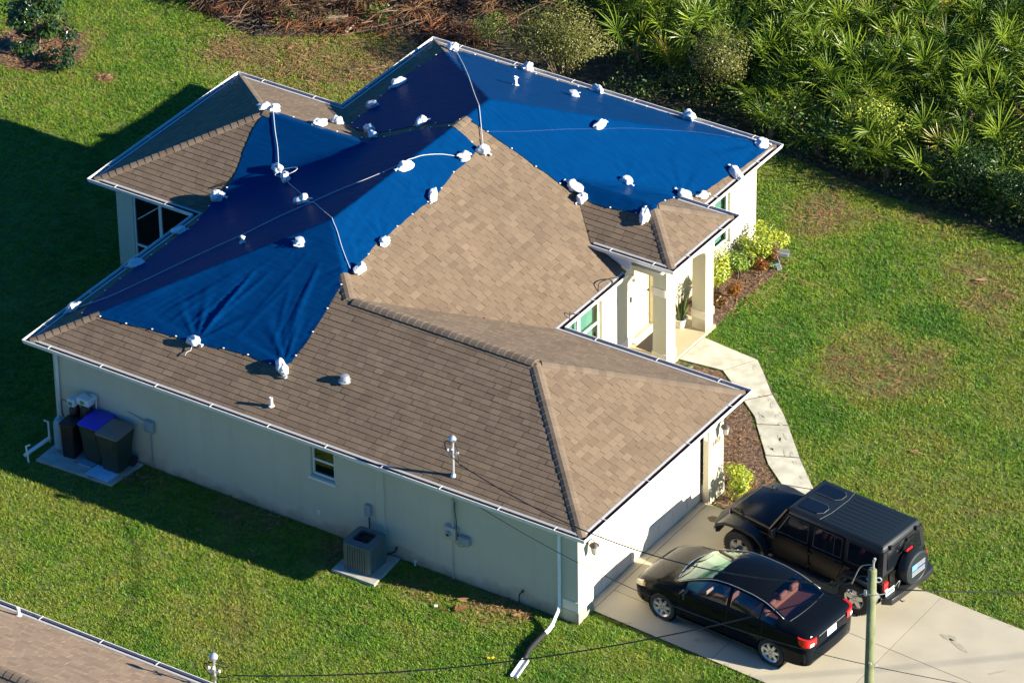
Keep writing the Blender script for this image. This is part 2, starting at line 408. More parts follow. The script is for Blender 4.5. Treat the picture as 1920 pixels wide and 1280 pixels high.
WS = [[(10.39, 10.12), (11.46, 10.24), (11.86, 11.02), (10.39, 11.18)],
      [(11.46, 10.23), (12.48, 9.45), (12.87, 9.98), (12.26, 10.64), (11.87, 11.03)],
      [(12.48, 9.43), (13.02, 9.0), (13.2, 8.78), (13.80, 9.10), (13.52, 9.4), (12.89, 9.97)],
      [(13.2, 8.76), (13.99, 7.83), (14.66, 8.14), (13.82, 9.08)],
      [(13.99, 7.81), (14.21, 7.56), (14.85, 7.05), (15.54, 7.24), (14.67, 8.12)],
      [(14.86, 7.03), (14.93, 6.35), (16.0, 6.25), (15.94, 6.8), (15.54, 7.22)],
      [(14.93, 6.33), (14.95, 5.64), (16.04, 5.52), (16.0, 6.23)]]
for P in WS:
    cx = sum(p[0] for p in P)/len(P); cy = sum(p[1] for p in P)/len(P)
    slab([(cx+(x-cx)*.985, cy+(y-cy)*.985) for x, y in P], wk, M_walk, .04)
sheet('porch_floor', porch_poly, .10, M_porch)['kind'] = 'structure'
for nm, P in (('mulch_bed', bed1), ('mulch_bed', bed2), ('mulch_bed', treering)):
    struct(sheet(nm, P, .02, M_mulch))

# ================================================================== HOUSE
house = thing('house', 'cream stucco single-storey house under a brown hip roof partly covered with blue tarps', 'house')

def wallpanel(p0, p1, h, openings, th=.14, z0=0., mi=0):
    """wall along p0->p1 whose outer face is on the right-hand side; openings (s0,s1,z0,z1)"""
    b = MB(); a = Vector((p0[0], p0[1], 0)); c = Vector((p1[0], p1[1], 0)); L = (c-a).length; d = (c-a)/L
    nrm = Vector((d.y, -d.x, 0))
    ss = sorted({0., L, *[o[0] for o in openings], *[o[1] for o in openings]})
    zs = sorted({z0, h, *[o[2] for o in openings], *[o[3] for o in openings]})
    def hole(i, j):
        if i < 0 or j < 0 or i >= len(ss)-1 or j >= len(zs)-1: return None
        sc = (ss[i]+ss[i+1])/2; zc = (zs[j]+zs[j+1])/2
        return any(o[0] < sc < o[1] and o[2] < zc < o[3] for o in openings)
    P = lambda s_, z, t: a+d*s_-nrm*t+Vector((0, 0, z))
    for i in range(len(ss)-1):
        for j in range(len(zs)-1):
            if hole(i, j): continue
            s0, s1, za, zb = ss[i], ss[i+1], zs[j], zs[j+1]
            b.add([P(s0, za, 0), P(s1, za, 0), P(s1, zb, 0), P(s0, zb, 0)], [(0, 1, 2, 3)], mi)
            b.add([P(s0, za, th), P(s1, za, th), P(s1, zb, th), P(s0, zb, th)], [(3, 2, 1, 0)], mi)
            for di, dj, q in ((-1, 0, (s0, za, s0, zb)), (1, 0, (s1, za, s1, zb)), (0, -1, (s0, za, s1, za)), (0, 1, (s0, zb, s1, zb))):
                hh = hole(i+di, j+dj)
                if hh:
                    b.add([P(q[0], q[1], 0), P(q[2], q[3], 0), P(q[2], q[3], th), P(q[0], q[1], th)], [(0, 1, 2, 3)], mi)
    return b
HW = 2.36
walls = [
    ((.45, .45), (13.91, .45), [(6.79, 7.41, 1.33, 2.12)]),
    ((13.91, .45), (13.91, 6.18), [(.58, 5.14, .0, 2.12)]),
    ((13.91, 6.18), (9.22, 6.18), []),
    ((9.22, 6.18), (9.22, 15.39), [(1.02, 2.60, .60, 2.09), (3.93, 4.75, .13, 2.15), (7.37, 8.07, .60, 2.08)]),
    ((9.22, 15.39), (.45, 15.39), []),
    ((.45, 15.39), (.45, 11.58), []),
    ((.45, 11.58), (-2.51, 11.58), []),
    ((-2.51, 11.58), (-2.51, 6.64), [(.5, 2.3, .1, 2.05), (2.6, 4.4, .1, 2.05)]),
    ((-2.51, 6.64), (.45, 6.64), [(.46, 2.9, .06, 2.16)]),
    ((.45, 6.64), (.45, .45), [(3.0, 4.2, 1.1, 2.1)]),
]
for p0, p1, op in walls:
    wallpanel(p0, p1, HW, op).build('wall', M_stucco, house)
# corner bands, pilaster, base plinth
b = MB(); b.bx(13.53, 13.93, .432, .80, .30, .54); b.build('wall_band', M_stucco2, house, bevel=.004)
b = MB(); b.bx(13.2, 13.935, 5.62, 6.2, 0, .42); b.build('wall_plinth', M_stucco, house, bevel=.006)
b = MB(); b.bx(13.55, 13.935, .428, .56, 0, .29, mi=0); b.build('wall_plinth', M_stucco, house, bevel=.006)
b = MB(); b.bx(8.93, 9.13, .415, .47, 0, 2.33); b.build('pilaster', M_stucco, house, bevel=.005)
b = MB(); b.bx(9.16, 9.238, 9.2, 9.98, .12, .36); b.build('wall_band', M_stucco2, house, bevel=.004)

def window(x, y0, y1, z0, z1, axis, sgn, glass, backm, mull=None, fr=.05, label=None, blind=True):
    """axis 'x': plane x=const spanning y; axis 'y': plane y=const spanning x. sgn = outward sign"""
    w = MB(); f = .035
    def bb(B, a0, a1, c0, c1, o0, o1, mi=0):
        o0, o1 = x+sgn*o0, x+sgn*o1
        if axis == 'x': B.bx(min(o0, o1), max(o0, o1), a0, a1, c0, c1, mi)
        else: B.bx(a0, a1, min(o0, o1), max(o0, o1), c0, c1, mi)
    bb(w, y0, y0+fr, z0, z1, 0, f); bb(w, y1-fr, y1, z0, z1, 0, f)
    bb(w, y0+fr, y1-fr, z0, z0+fr, 0, f); bb(w, y0+fr, y1-fr, z1-fr, z1, 0, f)
    zm = (z0+z1)/2
    bb(w, y0+fr, y1-fr, zm-.022, zm+.022, .003, f+.006)
    fo = w.build('window', M_white, house, bevel=.003, label=label)
    for a, c in ((z0+fr, zm-.022), (zm+.022, z1-fr)):
        g = MB(); bb(g, y0+fr, y1-fr, a, c, .010, .016); g.build('pane', glass, fo)
    if mull:
        g = MB()
        for q in mull: bb(g, q-.008, q+.008, zm+.022, z1-fr, .017, .026)
        for q in (zm+(z1-zm)*.48,): bb(g, y0+fr, y1-fr, q-.008, q+.008, .018, .027)
        g.build('glazing_bar', M_white, fo)
    g = MB(); bb(g, y0+.01, y1-.01, z0+.01, z1-.01, -.12, -.10); g.build('blind' if blind else 'dark_room', backm, fo)
    return fo
window(.55, 7.25, 7.85, 1.34, 2.11, 'y', -1, M_glass, M_dark, blind=False)
b = MB(); b.bx(7.2, 7.9, .40, .50, 1.27, 1.325); b.build('window_sill', M_white, house, bevel=.004)
window(9.12, 7.93, 8.76, .62, 2.07, 'x', 1, M_glass, M_blind)
window(9.12, 7.22, 7.93, .62, 2.07, 'x', 1, M_glass, M_blind)
window(9.12, 13.56, 14.23, .62, 2.06, 'x', 1, M_glass, M_blind)
# lanai openings: white frames with dark screened room
lan = MB()
for x0, x1, z0, z1 in ((-2.05, -2.0, .06, 2.16), (-1.33, -1.25, .06, 2.16), (.33, .38, .06, 2.16), (-2.0, .33, .06, .12), (-2.0, .33, 2.09, 2.16), (-2.0, -1.33, .80, .85), (-1.25, .33, .80, .85)):
    lan.bx(x0, x1, 6.66, 6.72, z0, z1)
lf = lan.build('screen_frame', M_white, house)
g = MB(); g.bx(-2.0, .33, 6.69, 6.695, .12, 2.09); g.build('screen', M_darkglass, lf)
g = MB(); g.tube([(-1.95, 6.675, 1.5), (-1.36, 6.675, 1.98)], .012, 4); g.build('brace', M_white, lf)
g = MB()
for x0, x1 in ((-2.40, -.05),):
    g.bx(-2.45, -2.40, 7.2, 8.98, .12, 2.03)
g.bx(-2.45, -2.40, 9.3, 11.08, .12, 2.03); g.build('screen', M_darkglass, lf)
g = MB(); g.bx(.30, .34, 2.5, 3.7, 1.1, 2.1); 
# front door
b = MB(); b.bx(9.07, 9.10, 10.10, 10.95, .13, 2.16); dr = b.build('door', M_door, house, label='closed front door in cream paint')
b = MB()
for y0, y1 in ((10.15, 10.47), (10.53, 10.85)):
    for z0, z1 in ((.25, .95), (1.05, 2.0)): b.bx(9.098, 9.108, y0, y1, z0, z1)
b.build('door_panel', M_door, dr, bevel=.004)
b = MB(); b.lathe([(.0, 0), (.03, .0), (.03, .03), (.012, .05)], 10, (9.12, 10.85, 1.05), 'X'); b.build('door_handle', M_bronze, dr)
b = MB(); b.bx(9.20, 9.34, 10.02, 10.98, .10, .145); b.build('door_sill', M_stucco2, house)
b = MB(); b.bx(9.221, 9.245, 9.93, 9.98, 1.22, 1.36); b.build('doorbell', M_black, house, bevel=.006)
# porch: two front piers, arched header, left header
pz = 2.45+HP-.13
for (xa, xb, ya, yb) in ((10.0, 10.36, 9.63, 10.0), (10.0, 10.36, 11.29, 11.62)):
    b = MB(); b.bx(xa, xb, ya, yb, .0, 2.56, 0)
    pr = b.build('porch_pier', M_stucco, house, bevel=.008)
    b = MB(); b.bx(xa-.018, xb+.018, ya-.018, yb+.018, .42, .62) if ya > 11 else b.bx(xa-.018, xb+.018, ya-.018, yb+.018, .14, .38)
    if ya < 11: q = MB(); q.bx(xa-.016, xb-.03, ya-.016, yb+.01, 1.86, 2.06); q.build('pier_band', M_stucco2, pr, bevel=.006)
    b.build('pier_band', M_stucco2, pr, bevel=.006)
b = MB()
arch = [(10.0, 2.30), (10.0, pz), (11.29, pz), (11.29, 2.30)]
pts = [(10.0, 2.12)]+[(10.645+.645*cos(pi-t*pi/14), 2.12+.20*sin(t*pi/14)) for t in range(1, 14)]+[(11.29, 2.12)]
poly = [(10.0, pz)]+pts+[(11.29, pz)]
# arch as a strip of quads
n = len(pts)
for i in range(n-1):
    (ya, za), (yb, zb) = pts[i], pts[i+1]
    b.add([(10.04, ya, za), (10.04, yb, zb), (10.04, yb, pz), (10.04, ya, pz), (10.355, ya, za), (10.355, yb, zb), (10.355, yb, pz), (10.355, ya, pz)],
          [(4, 5, 6, 7), (3, 2, 1, 0), (0, 1, 5, 4), (7, 6, 2, 3)])
b.bx(10.0, 10.355, 9.635, 9.998, 2.561, pz); b.bx(10.0, 10.355, 11.292, 11.615, 2.561, pz)
b.build('porch_arch', M_stucco, house)
b = MB(); b.bx(9.22, 10.0, 11.45, 11.6, 2.30, pz); b.build('porch_header', M_stucco, house)
b = MB(); b.bx(9.22, 10.0, 9.66, 9.80, 2.30, pz); b.build('porch_header', M_stucco, house)
b = MB(); b.bx(9.23, 10.04, 9.8, 11.45, 2.50, 2.53); b.build('porch_ceiling', M_soffit, house)
# garage door, four sections of raised panels
gd = MB(); gd.bx(13.66, 13.70, 1.02, 5.60, .03, 2.12); gdo = gd.build('garage_door', M_garage, house, label='wide white sectional garage door')
for r_ in range(4):
    b = MB(); z0 = .04+r_*.515
    b.bx(13.70, 13.712, 1.05, 5.57, z0, z0+.50); se = b.build('door_section', M_garage, gdo, bevel=.004, seg=1)
    if r_ == 0: base_pan = []
gp_me = None
for r_ in range(4):
    for c_ in range(8):
        if gp_me is None:
            q = MB(); q.bx(0, .012, 0, .48, 0, .34); gp_me = q.mesh('raised_panel', M_garage, bevel=.005, seg=1)
        link('raised_panel', gp_me, gdo, (13.713, 1.10+c_*.56, .12+r_*.515))
b = MB(); b.bx(13.80, 13.87, 5.565, 5.588, 1.62, 1.80); b.build('keypad', M_white, house, bevel=.004)
b = MB(); b.bx(13.63, 13.705, .99, 1.05, .02, 2.12); b.build('door_track', M_black, house)

# ---- roof deck planes
def zr(d, zb=Z0): return zb+d*K
R_ = (4.8285, 4.8285); Q_ = (4.8285, 11.0105); P1 = (11.0425, 3.3125); P2 = (6.3445, 3.3125)
S_ = (-.0355, 9.1115); T_ = (2.9225, 9.1115); U_ = (9.3835, 10.6135); V_ = (7.295, 10.6135)
DD = (9.527, 6.495)
planes = [  # name, polygon, function z(x,y), eave direction, upslope direction, eave base
    ('my', [(.13, .13), (14.225, .13), P1, P2, R_], lambda x, y: Z0+(y-.13)*K, (1, 0), (0, 1), .13),
    ('gx', [(14.225, .13), (14.225, 6.495), P1], lambda x, y: Z0+(14.225-x)*K, (0, 1), (-1, 0), -14.225),
    ('gy', [(14.225, 6.495), DD, P2, P1], lambda x, y: Z0+(6.495-y)*K, (-1, 0), (0, -1), -6.495),
    ('mx', [DD, (9.527, 9.30), (8.58, 9.30), V_, (8.58, 11.92), (9.527, 11.92), (9.527, 15.709), Q_, R_, P2], lambda x, y: Z0+(9.527-x)*K, (0, 1), (-1, 0), -9.527),
    ('mp', [(9.527, 15.709), (.13, 15.709), Q_], lambda x, y: Z0+(15.709-y)*K, (-1, 0), (0, -1), -15.709),
    ('mn', [(.13, 15.709), (.13, 11.904), T_, (.13, 6.319), (.13, .13), R_, Q_], lambda x, y: Z0+(x-.13)*K, (0, -1), (1, 0), .13),
    ('ry', [(-2.828, 6.319), (.13, 6.319), T_, S_], lambda x, y: Z0+(y-6.319)*K, (1, 0), (0, 1), 6.319),
    ('rx', [(-2.828, 11.904), (-2.828, 6.319), S_], lambda x, y: Z0+(x+2.828)*K, (0, -1), (1, 0), -2.828),
    ('rp', [(.13, 11.904), (-2.828, 11.904), S_, T_], lambda x, y: Z0+(11.904-y)*K, (-1, 0), (0, -1), -11.904),
    ('py', [(8.59, 9.319), (10.678, 9.319), U_, V_], lambda x, y: Z0+HP+(y-9.319)*K, (1, 0), (0, 1), 9.319),
    ('px', [(10.678, 9.319), (10.678, 11.908), U_], lambda x, y: Z0+HP+(10.678-x)*K, (0, 1), (-1, 0), -10.678),
    ('pp', [(10.678, 11.908), (8.59, 11.908), V_, U_], lambda x, y: Z0+HP+(11.908-y)*K, (-1, 0), (0, -1), -11.908),
]
def rh(x, y):
    h = -1
    for d, zb in ((min(x-.13, 9.527-x, y-.13, 15.709-y), Z0), (min(14.225-x, y-.13, 6.495-y) if x > 6.0 else -1, Z0),
                  (min(x+2.828, y-6.319, 11.904-y) if x < 5 else -1, Z0), (min(10.678-x, y-9.319, 11.908-y) if x > 7 else -1, Z0+HP)):
        if d >= -.2: h = max(h, zb+d*K)
    return h
from mathutils.geometry import tessellate_polygon
b = MB()
for nm, P, zf, *_ in planes:
    vs = [(x, y, zf(x, y)-.004) for x, y in P]
    tr = tessellate_polygon([[Vector((x, y, 0)) for x, y in P]])
    b.add(vs, [tuple(t) for t in tr])
roof = b.build('roof', M_deck, house, fixn=False)

T1 = [(-.06,9.39),(.27,9.38),(.72,9.37),(1.2,9.33),(1.73,9.31),(2.1,9.40),(2.56,9.46),(3.06,9.50),(3.42,9.65),(3.99,9.74),(4.63,9.61),(4.93,9.58),(5.19,9.55),(5.5,9.50),(5.58,9.24),(5.61,8.86),(5.63,8.39),(5.70,7.91),(5.76,7.57),(5.79,7.2),(5.78,6.67),(5.79,6.08),(5.81,5.56),(5.80,5.1),(5.88,4.69),(5.92,4.26),(5.95,3.88),(5.99,3.52),(6.02,3.07),(6.05,2.62),(6.08,2.17),(6.06,1.8),(6.04,1.56),(5.9,1.43),(5.69,1.38),(5.38,1.38),(5.03,1.385),(4.69,1.37),(4.33,1.33),(3.98,1.29),(3.74,1.23),(3.52,1.23),(3.23,1.25),(2.89,1.22),(2.54,1.22),(2.22,1.18),(1.88,1.15),(1.54,1.12),(1.16,1.12),(.75,1.15),(.66,1.37),(.48,1.92),(.46,2.53),(.41,3.27),(.39,4.07),(.41,4.84),(.42,5.73),(.29,6.5),(.35,6.9),(.34,7.21),(.28,7.59),(.16,7.96),(.05,8.34),(-.01,8.68),(-.01,8.98)]
T2 = [(.93,15.23),(1.16,15.45),(1.65,15.49),(2.18,15.48),(2.76,15.4),(3.25,15.45),(3.83,15.47),(4.4,15.49),(4.86,15.6),(5.6,15.62),(6.4,15.63),(7.2,15.64),(8.0,15.64),(8.8,15.64),(9.4,15.64),(9.47,15.5),(9.46,15.12),(9.44,14.69),(9.41,14.2),(9.36,13.72),(9.32,13.33),(9.31,12.87),(9.2,12.65),(9.1,12.3),(9.21,11.6),(9.32,11.08),(9.5,10.6),(9.49,10.41),(9.32,10.3),(9.0,10.27),(8.67,10.23),(8.32,10.2),(7.98,10.22),(7.65,10.3),(7.39,10.29),(7.22,10.22),(6.91,10.22),(6.61,10.18),(6.32,10.19),(5.99,10.16),(5.73,10.13),(5.45,10.12),(5.24,10.11),(5.06,10.08),(4.89,10.04),(4.77,9.92),(4.59,9.85),(4.18,9.9),(3.73,10.0),(3.33,9.96),(2.94,9.9),(2.55,9.9),(2.21,10.0),(1.73,10.24),(1.41,10.35),(1.14,11.02),(1.13,11.51),(.96,12.23),(.78,12.99),(.82,13.49),(.87,14.07),(.94,14.53),(.95,14.9)]

# ---- shingles
def clip_to_convex(sub, conv):
    out = sub
    n = len(conv)
    for i in range(n):
        a, c = conv[i], conv[(i+1) % n]; ex, ey = c[0]-a[0], c[1]-a[1]
        inp = out; out = []
        if not inp: return []
        sd = lambda p: ex*(p[1]-a[1])-ey*(p[0]-a[0])
        for j in range(len(inp)):
            p, q = inp[j-1], inp[j]; sp, sq = sd(p), sd(q)
            if sq >= 0:
                if sp < 0: t = sp/(sp-sq); out.append((p[0]+(q[0]-p[0])*t, p[1]+(q[1]-p[1])*t))
                out.append(q)
            elif sp >= 0: t = sp/(sp-sq); out.append((p[0]+(q[0]-p[0])*t, p[1]+(q[1]-p[1])*t))
    return out
def area(P): return abs(sum(P[i-1][0]*P[i][1]-P[i][0]*P[i-1][1] for i in range(len(P))))/2
def shingle_planes(planes, tarps, expo=.142, tab=.235, seed=3, xlim=None):
    rr = random.Random(seed); out = []
    cosS = 1/sqrt(1+K*K); step = expo*cosS
    for nm, P, zf, e, s, base in planes:
        # plan coords a along eave, c upslope
        A = [(x*e[0]+y*e[1], x*s[0]+y*s[1]-base) for x, y in P]
        if sum(A[i-1][0]*A[i][1]-A[i][0]*A[i-1][1] for i in range(len(A))) < 0: A = A[::-1]
        amin = min(a for a, _ in A); amax = max(a for a, _ in A); cmax = max(c for _, c in A)
        nrow = int(cmax/step)+1
        for r in range(nrow):
            a = amin-rr.random()*tab; gz = .0065 if nm in ('my', 'ry', 'py') else .003
            while a < amax:
                w = tab*rr.choice((.72, .9, 1, 1, 1.1, 1.28))
                rect = [(a+.004, r*step+gz), (a+w-.004, r*step+gz), (a+w-.004, (r+1)*step-.003), (a+.004, (r+1)*step-.003)]
                a += w
                cx, cy = rect[0][0]+w/2, (r+.5)*step
                gx, gy = cx*e[0]+(cy+base)*s[0], cx*e[1]+(cy+base)*s[1]
                if any(inpoly(gx, gy, T) and polydist(gx, gy, T) > .35 for T in tarps): continue
                if xlim and not xlim(gx, gy): continue
                if cx+w < amin or cx-w > amax: continue
                q = clip_to_convex(A, rect)
                if len(q) < 3 or area(q) < .0012: continue
                ar = area(q)
                top = []; th = .015+rr.random()*.007
                for (aa, cc) in q:
                    X, Y = aa*e[0]+(cc+base)*s[0], aa*e[1]+(cc+base)*s[1]
                    f = (cc-r*step)/(step+.02)
                    top.append((X, Y, zf(X, Y)+th*(1-f*(.08 if nm in ('mn', 'rx', 'nn') else .38))+.002))
                out.append((nm, gx, gy, top, ar, len(q) == 4 and ar > .9*(w-.01)*(step-.008)))
    return out
def emit(B, top, tone, cx=0, cy=0, cz=0):
    n = len(top); vs = [(x-cx, y-cy, z-cz) for x, y, z in top]+[(x-cx, y-cy, z-cz-.02) for x, y, z in top]
    B.add(vs, [tuple(range(n))]+[(i, n+i, n+(i+1) % n, (i+1) % n) for i in range(n)], tone=tone)
sh = shingle_planes(planes, (T1, T2))
def bigness(s):
    top = s[3]; p = [project(v) for v in top]; a = area([(q[0], q[1]) for q in p]); return -a if -30 < p[0][0] < 1950 and -30 < p[0][1] < 1310 else 0
def build_shingles(sh, roof, nind=290, m1=M_shingle1, m2=M_shingle):
    order = sorted(range(len(sh)), key=lambda i: bigness(sh[i]))
    ind = set(order[:nind]); B = MB()
    for i, s in enumerate(sh):
        if i in ind:
            b = MB(); c = s[3][0]; emit(b, s[3], 0, *c)
            link('shingle', b.mesh('shingle', m1), roof, c)
        else: emit(B, s[3], random.random())
    o = B.build('shingles', m2, roof, fixn=False); o['kind'] = 'stuff'
build_shingles(sh, roof)

# ---- ridge and hip caps (one mesh, shared)
def capmesh():
    b = MB(); w = .135; L = .175
    prof = [(-w, -.050), (-w*.55, -.016), (0, .006), (w*.55, -.016), (w, -.050)]
    vs = []
    for x, dz in ((-.005, .012), (L+.03, .0)):
        vs += [(x, p, q+dz) for p, q in prof]
    for x, dz in ((-.005, -.012), (L+.03, -.02)):
        vs += [(x, p, q+dz) for p, q in prof]
    fs = [(i, i+1, 6+i, 5+i) for i in range(4)] + [(i, 10+i, 11+i, i+1) for i in range(4)] + [(0, 5, 15, 10), (4, 14, 19, 9)]
    b.add(vs, fs); return b.mesh('ridge_cap', M_cap)
CAPME = capmesh()
def caps(a, c, parent, tarps=(), me=CAPME, L=.175, zoff=.030):
    a = Vector(a); c = Vector(c); d = c-a; n = max(1, int(d.length/L)); u = d.normalized()
    X = u; Y = Vector((0, 0, 1)).cross(X).normalized(); Z = X.cross(Y)
    for i in range(n):
        p = a+u*(i*L)
        q = p+u*L/2
        if any(inpoly(q.x, q.y, T) and polydist(q.x, q.y, T) > .12 for T in tarps): continue
        o = link('ridge_cap', me, parent)
        M = Matrix.Identity(4)
        for k in range(3): M[k][0] = X[k]; M[k][1] = Y[k]; M[k][2] = Z[k]; M[k][3] = (p+Z*zoff)[k]
        o.matrix_local = M
def pt(P): return (P[0], P[1], rh(P[0], P[1]))
capruns = [((14.225, .13), P1), ((14.225, 6.495), P1), (P1, P2), (P2, R_), ((.13, .13), R_), (R_, Q_), ((.13, 15.709), Q_), ((9.527, 15.709), Q_),
           ((-2.828, 6.319), S_), ((-2.828, 11.904), S_), (S_, T_), ((10.678, 9.319), U_), ((10.678, 11.908), U_), (U_, V_)]
for a, c in capruns: caps(pt(a), pt(c), roof, (T1, T2))

# ---- gutters, fascia, soffit
def gutter(run, parent, zt=ZE, left=1, right=1, inn=None, hang=1.4):
    """run (p0,p1); outward = right-hand side of direction. left/right: +1 convex mitre, -1 concave, 0 square"""
    a = Vector((*run[0], 0)); c = Vector((*run[1], 0)); L = (c-a).length; d = (c-a)/L; n = Vector((d.y, -d.x, 0))
    prof = [(0, 0), (0, -.02), (-.012, -.07), (-.028, -.105), (-.118, -.105), (-.122, -.012), (-.114, -.012), (-.110, -.095), (-.034, -.095), (-.018, -.066), (-.014, -.012), (-.016, 0)]
    mi = [0]*12; mi[7] = 1; mi[8] = 1; mi[6] = 1
    b = MB()
    vs = []
    for (s_, mit) in ((0, left), (L, right)):
        for (o, z) in prof:
            sh_ = (-o)*mit*(1 if s_ == 0 else -1)
            vs.append(a+d*(s_+sh_)+n*o+Vector((0, 0, zt+z)))
    k = len(prof)
    for i in range(k): b.add([vs[i], vs[(i+1) % k], vs[k+(i+1) % k], vs[k+i]], [(0, 1, 2, 3)], mi[i])
    if left == 0: b.add(vs[:k], [tuple(range(k))])
    if right == 0: b.add(vs[k:], [tuple(range(k))])
    g = b.build('gutter', [M_gutter, M_gutdirt], parent)
    m = max(1, int(L/hang))
    for i in range(m):
        s_ = (i+.5)*L/m+random.uniform(-.06, .06); q = MB(); p = a+d*s_
        R = Matrix((tuple(d), tuple(-n), (0, 0, 1))).transposed()
        q.box((0, 0, 0), (.016, .124, .006), R=R); q.box(tuple(n*.058), (.02, .008, .016), R=R)
        q.build('gutter_hanger', M_white, g, tuple(p-n*.064+Vector((0, 0, zt+.005))))
    # fascia
    f = MB()
    def P(s_, o, z): 
        mt = left if s_ == 0 else right
        sh_ = (-o)*mt*(1 if s_ == 0 else -1)
        return a+d*(s_+sh_)+n*o+Vector((0, 0, z))
    o1, o2 = -.125, -.15
    vs = [P(0, o1, zt-.17), P(L, o1, zt-.17), P(L, o1, zt-.035), P(0, o1, zt-.035), P(0, o2, zt-.17), P(L, o2, zt-.17), P(L, o2, zt-.035), P(0, o2, zt-.035)]
    f.add(vs, [(0, 1, 2, 3), (4, 7, 6, 5), (0, 4, 5, 1), (3, 2, 6, 7), (0, 3, 7, 4), (1, 5, 6, 2)])
    f.build('fascia', M_white, parent)
    # drip edge lip seen under the first course
    e = MB(); vs = [P(0, -.120, zt-.02), P(L, -.120, zt-.02), P(L, -.128, zt-.008), P(0, -.128, zt-.008), P(L, -.17, zt-.006), P(0, -.17, zt-.006)]
    e.add(vs, [(0, 1, 2, 3), (3, 2, 4, 5)]); e.build('drip_edge', M_drip, parent)
    s = MB(); oi = -(inn or .46)
    s.add([P(0, -.15, zt-.155), P(L, -.15, zt-.155), P(L, oi, zt-.155), P(0, oi, zt-.155)], [(3, 2, 1, 0)])
    s.build('soffit', M_soffit, parent)
for r, l, q in (((((0, 0), (LX, 0)), 1, 1)), ((((LX, 0), (LX, W1)), 1, 1)), ((((LX, W1), (XD, W1)), 1, -1)), ((((XD, W1), (XD, 9.20)), -1, 0)),
                ((((XD, 12.03), (XD, YF)), 0, 1)), ((((XD, YF), (0, YF)), 1, 1)), ((((0, YF), (0, YH)), 1, -1)), ((((0, YH), (XH, YH)), -1, 1)),
                ((((XH, YH), (XH, YI)), 1, 1)), ((((XH, YI), (0, YI)), 1, -1)), ((((0, YI), (0, 0)), -1, 1))):
    gutter(r, house, left=l, right=q, inn=.46)
gutter(((8.66, YPL), (XP, YPL)), house, ZE+HP, 0, 1, hang=.8); gutter(((XP, YPL), (XP, YPR)), house, ZE+HP, 1, 1); gutter(((XP, YPR), (9.25, YPR)), house, ZE+HP, 1, 0)
# flashing wedge between porch eave and main roof
b = MB(); b.prism([(8.60, 2.86), (9.62, 2.86), (9.62, 2.44)], 9.345, 9.365, f=lambda x, z, y: (x, y, z)); b.build('flashing', M_white, house)
b = MB(); b.bx(9.5, 10.4, 9.39, 9.62, 2.60, 2.612); b.build('soffit', M_soffit, house)

# ---- downspouts
def downspout(x, y, zt, zb, kick, parent):
    b = MB()
    b.box((x, y+.015, zt+.05), (.11, .11, .10)); b.tube([(x, y-.14, zt+.08), (x, y-.10, zt), (x, y, zt-.12), (x, y, zb+.04), *kick], .042, 4)
    return b.build('downspout', M_gutter, parent)
downspout(13.48, .40, 2.30, .34, [(13.49, .33, .26), (13.55, .02, .14)], house)
downspout(.575, .40, 2.30, .12, [(.575, .33, .05)], house)
b = MB(); b.tube([(9.60, 9.42, 2.34), (9.56, 9.55, 2.1), (9.40, 9.75, 1.95)], .035, 4)
b.build('downspout', M_gutter, house)

# ---- roof fixtures
def vent_pipe(x, y, h, r, label, rag=False):
    z = rh(x, y); b = MB(); b.lathe([(r, -.05), (r, h), (r*.8, h), (r*.8, h-.03)], 12)
    if rag:
        for k in range(7):
            t = random.uniform(0, 6.28); zz = random.choice((.03, .04, h-.03, h-.05)); b.box((cos(t)*r*1.3, sin(t)*r*1.3, zz), (.05, .03, .02), t)
        b.lathe([(r*1.3, h-.04), (r*1.25, h-.01)], 10)
        b.lathe([(r*2.2, 0), (r*1.1, .03)], 10)
    else: b.lathe([(r*2.0, .015), (r*1.05, .035)], 12)
    return b.build('vent_pipe', M_pvc, roof, (x, y, z+.02), smooth=35, label=label)
vent_pipe(3.917, 13.468, .24, .036, 'white vent pipe taped where it comes through the right tarp', True)
vent_pipe(2.903, 4.186, .18, .034, 'white vent pipe taped where it comes through the left tarp', True)
vent_pipe(6.233, .528, .22, .036, 'slim white vent pipe on the bare brown slope near the eave')
def roof_vent(x, y, label, rag=False):
    z = rh(x, y); b = MB()
    b.lathe([(.10, -.03), (.10, .10), (.085, .135), (.03, .15)], 16)
    b.box((.03, 0, .06), (.14, .17, .012), R=Matrix.Rotation(.3, 3, 'Y')); b.lathe([(.15, .0), (.11, .02)], 12)
    if rag:
        for k in range(6):
            t = random.uniform(0, 6.28); b.box((cos(t)*.13, sin(t)*.13, random.uniform(.02, .09)), (.09, .03, .012), t)
    return b.build('roof_vent', M_galv if not rag else M_bagy, roof, (x, y, z+.02), smooth=35, label=label)
roof_vent(4.966, 14.276, 'round roof vent wrapped in tape on the right tarp', True)
roof_vent(4.498, 4.111, 'round roof vent wrapped in tape on the left tarp', True)
roof_vent(7.405, 1.575, 'small bright metal hood vent on the bare slope')
def mast(parent, x, y, z, h, big=1.):
    b = MB(); b.lathe([(.03, -.1), (.03, h)], 12); b.lathe([(.07, 0), (.04, .06)], 12)
    o = b.build('service_mast', M_galv, parent, (x, y, z), smooth=35)
    q = MB(); q.lathe([(.035, h-.03), (.075*big, h+.01), (.085*big, h+.06), (.05*big, h+.12), (.01, h+.14)], 14); q.build('weatherhead', M_galv, o, smooth=40)
    q = MB(); q.box((0, 0, h-.18), (.035, .20, .03), .5); q.box((.0, .0, h-.30), (.22, .03, .03), .3); q.lathe([(.02, -.03), (.028, 0), (.02, .03)], 8, (.10, .03, h-.28)); q.lathe([(.02, -.03), (.028, 0), (.02, .03)], 8, (-.05, -.10, h-.17))
    q.build('insulator', M_pvc, o)
    return o
